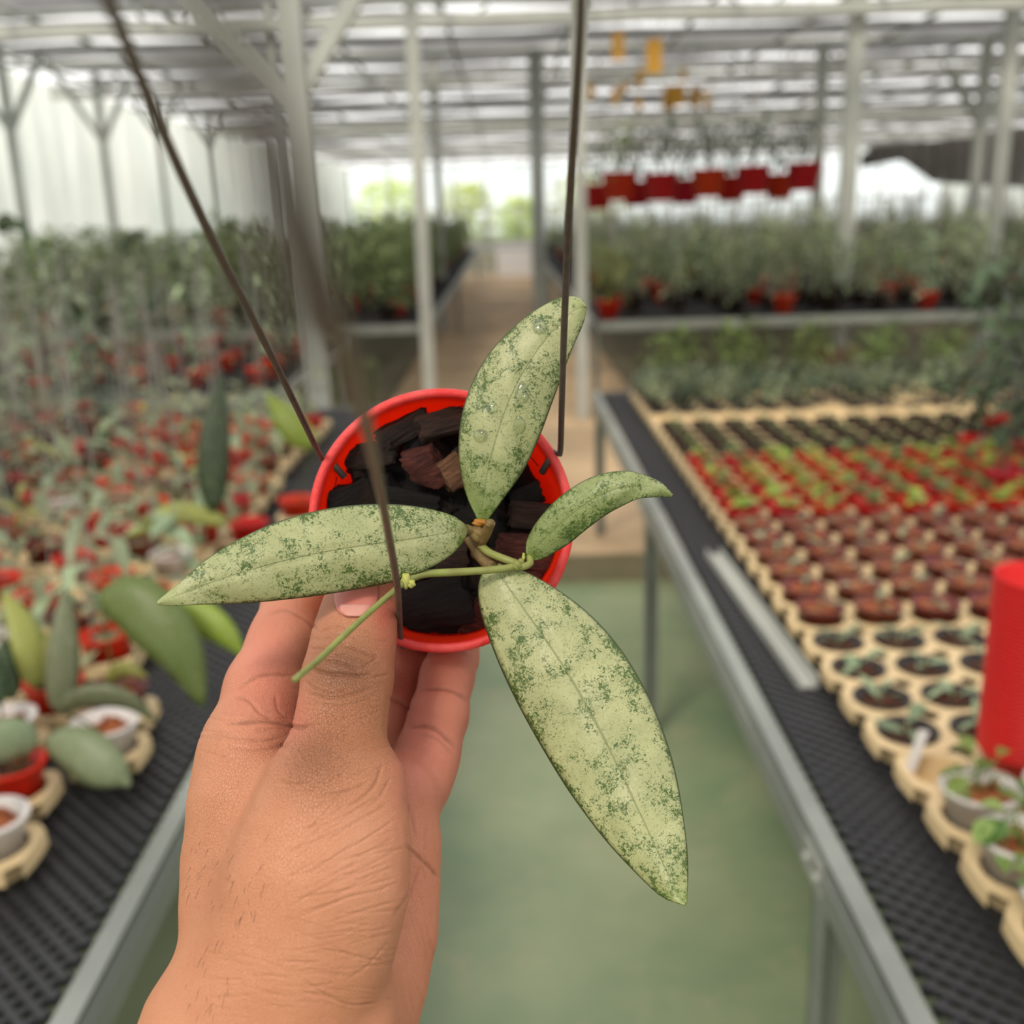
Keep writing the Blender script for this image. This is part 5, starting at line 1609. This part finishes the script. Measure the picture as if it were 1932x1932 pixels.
# soft lines of wrinkled skin on the ball of the thumb and the web
rng = np.random.default_rng(4)
hv = hv + hn * disp[:, None]
# nail bed: flatten a patch
def blobw(cx, cy, rx, ry, p=2):
    return np.exp(-((px_ - cx) / rx) ** p - ((py_ - cy) / ry) ** p)
SK = {k: np.array(lin(c)) for k, c in dict(base=(180, 124, 94), pale=(198, 142, 114), dark=(112, 72, 50), pink=(194, 122, 102), red=(178, 92, 76), palm=(198, 128, 102), tan=(150, 98, 68)).items()}
colr = np.tile(SK['base'], (len(hv), 1))
def blend(wt, c):
    global colr
    wt = np.clip(wt, 0, 1)[:, None]
    colr = colr * (1 - wt) + SK[c] * wt
blend(blobw(800, 1650, 75, 330), 'palm')
blend(np.clip((px_ - 725) / 30, 0, 1) * np.clip((1560 - py_) / 60, 0, 1), 'pink')
blend(blobw(770, 1290, 48, 120) * .8, 'red')
blend(blobw(500, 1250, 90, 140), 'pink')
blend(blobw(560, 1350, 40, 60) * .6, 'red')
blend(blobw(655, 1320, 85, 160, 4) * .85, 'tan')
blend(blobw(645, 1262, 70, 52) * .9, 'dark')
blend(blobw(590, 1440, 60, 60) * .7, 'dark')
blend(blobw(600, 1480, 120, 60) * .4, 'tan')
blend(blobw(725, 1150, 22, 60), 'red')
blend(blobw(680, 1110, 60, 50) * .6, 'pink')
blend(blobw(395, 1640, 40, 180) * .35, 'tan')
blend(blobw(700, 1650, 65, 140) * .6, 'pale')
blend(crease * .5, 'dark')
hand = empty('person', tuple(P(480, 1900, .285)), 0, "left hand gripping the red pot, thumb over its rim", 'person')
hoff = np.array(hand.location)
Rm = np.array([list(RGT), list(UPV), list(FWD)])
wv = np.array(CAM) + hv @ Rm - hoff
hm = bpy.data.meshes.new('hand')
hm.from_pydata(wv.tolist(), [], hq.tolist())
ca = hm.color_attributes.new('skin', 'FLOAT_COLOR', 'POINT')
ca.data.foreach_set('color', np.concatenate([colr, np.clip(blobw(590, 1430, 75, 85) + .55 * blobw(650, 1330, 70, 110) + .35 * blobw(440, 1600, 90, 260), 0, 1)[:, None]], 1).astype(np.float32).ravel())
hm.polygons.foreach_set('use_smooth', [True] * len(hm.polygons))
hm.update()
t = NT('warm_tan_skin')
_o = t.coords('Object')
_a = t.attr('skin').outputs['Color']
_n = t.noise(_o, 70, 4, .6)
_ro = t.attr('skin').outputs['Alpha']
col = t.mix(t.ramp(_n, [(.35, (0, 0, 0)), (.65, (.35, .35, .35))]), _a, t.mix(1.0, _a, (0.82, 0.70, 0.62, 1), 'MULTIPLY'))
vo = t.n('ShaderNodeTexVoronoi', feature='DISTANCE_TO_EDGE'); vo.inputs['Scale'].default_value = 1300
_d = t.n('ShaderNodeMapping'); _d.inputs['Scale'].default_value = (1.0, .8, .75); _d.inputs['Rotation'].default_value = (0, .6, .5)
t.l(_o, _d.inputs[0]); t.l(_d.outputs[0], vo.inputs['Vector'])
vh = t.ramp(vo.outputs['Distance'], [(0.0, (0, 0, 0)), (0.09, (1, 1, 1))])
wn = t.n('ShaderNodeTexWave', wave_type='BANDS', bands_direction='DIAGONAL'); wn.inputs['Scale'].default_value = 55; wn.inputs['Distortion'].default_value = 9; wn.inputs['Detail'].default_value = 3; wn.inputs['Detail Scale'].default_value = 1.6
t.l(_o, wn.inputs['Vector'])
hgt = t.math('ADD', t.math('MULTIPLY', vh, t.math('ADD', t.math('MULTIPLY', _ro, .6), .22)), t.math('ADD', t.math('MULTIPLY', wn.outputs['Fac'], .12), t.math('MULTIPLY', t.noise(_o, 420, 3), .4)))
col = t.mix(t.math('MULTIPLY', t.math('SUBTRACT', 1.0, vh), t.math('MULTIPLY', _ro, .45)), col, t.mix(1.0, col, (.62, .5, .45, 1), 'MULTIPLY'))  # shade of the fine furrows put into the skin colour
b = t.n('ShaderNodeBsdfPrincipled')
t.l(col, b.inputs['Base Color']); b.inputs['Roughness'].default_value = .52; b.inputs['Specular IOR Level'].default_value = .38
b.inputs['Subsurface Weight'].default_value = .14; b.inputs['Subsurface Radius'].default_value = (1.0, .35, .2); b.inputs['Subsurface Scale'].default_value = .002
t.l(t.bump(hgt, .5, .0008), b.inputs['Normal'])
SKIN = t.done(b.outputs[0])
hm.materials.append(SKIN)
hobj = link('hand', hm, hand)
hobj['label'] = 'bare left hand and wrist'
bh = BVHTree.FromPolygons([Vector(v) + hand.location for v in wv.tolist()], hq.tolist())
# thumb nail laid on the surface
NAIL = simple('pink_thumb_nail', (184, 108, 98), 0.28, 0, 0.06, 60, spec=.5)
LUN = simple('pale_nail_lunula', (196, 136, 124), 0.3, 0, 0.05, 60, spec=.5)
def nail_patch(outline, name, mat, lift, parent):
    mb = MB()
    rows = []
    ys = [o[0] for o in outline]
    for (yy, xa, xb) in outline:
        row = []
        for j in range(13):
            s = j / 12
            x = xa + (xb - xa) * s
            h = bh.ray_cast(CAM, pdir(x, yy).normalized())
            p = h[0] if h[0] is not None and (h[0] - CAM).dot(FWD) < .333 else P(x, yy, .326)
            e_ = min(1.0, 5 * min(s, 1 - s) + .15)
            row.append(mb.vert(p - FWD * lift * e_ - Vector(parent.location)))
        rows.append(row)
    for a, b_ in zip(rows, rows[1:]):
        for j in range(12):
            mb.f.append([a[j], a[j + 1], b_[j + 1], b_[j]])
    o = mb.build(name, mat, parent)
    md = o.modifiers.new('thickness', 'SOLIDIFY'); md.thickness = .0004; md.offset = 0
    return o
nl = nail_patch([(1076, 644, 704), (1090, 634, 712), (1105, 629, 715), (1120, 628, 716), (1135, 629, 714), (1148, 633, 708), (1157, 640, 700), (1163, 652, 688)], 'thumb_nail', NAIL, .0007, hand)
nail_patch([(1140, 637, 704), (1146, 637, 704), (1152, 640, 700), (1158, 646, 694), (1162, 655, 686)], 'nail_lunula', LUN, .0010, hand).parent = nl
# fine hairs near the wrist
mb = MB()
r_ = random.Random(8)
for i in range(420):
    x, y = r_.uniform(352, 560), r_.uniform(1560, 1915)
    if x > 420 + (1915 - y) * .35: continue
    h = bh.ray_cast(CAM, pdir(x, y).normalized())
    if h[0] is None: continue
    nr = h[1] if h[1].dot(FWD) < 0 else -h[1]
    dr = (RGT * r_.uniform(-.2, .9) - UPV * r_.uniform(.3, 1)).normalized()
    p0 = h[0]; L = r_.uniform(.002, .0055)
    mb.tube([p0 - Vector(hand.location), p0 + dr * L * .5 + nr * .0006 - Vector(hand.location), p0 + dr * L + nr * .0008 - Vector(hand.location)], [.00004, .00003, .00001], 3, False)
ho = mb.build('arm_hair', simple('dark_arm_hair', (40, 26, 20), .6), hand)
ho['kind'] = 'stuff'
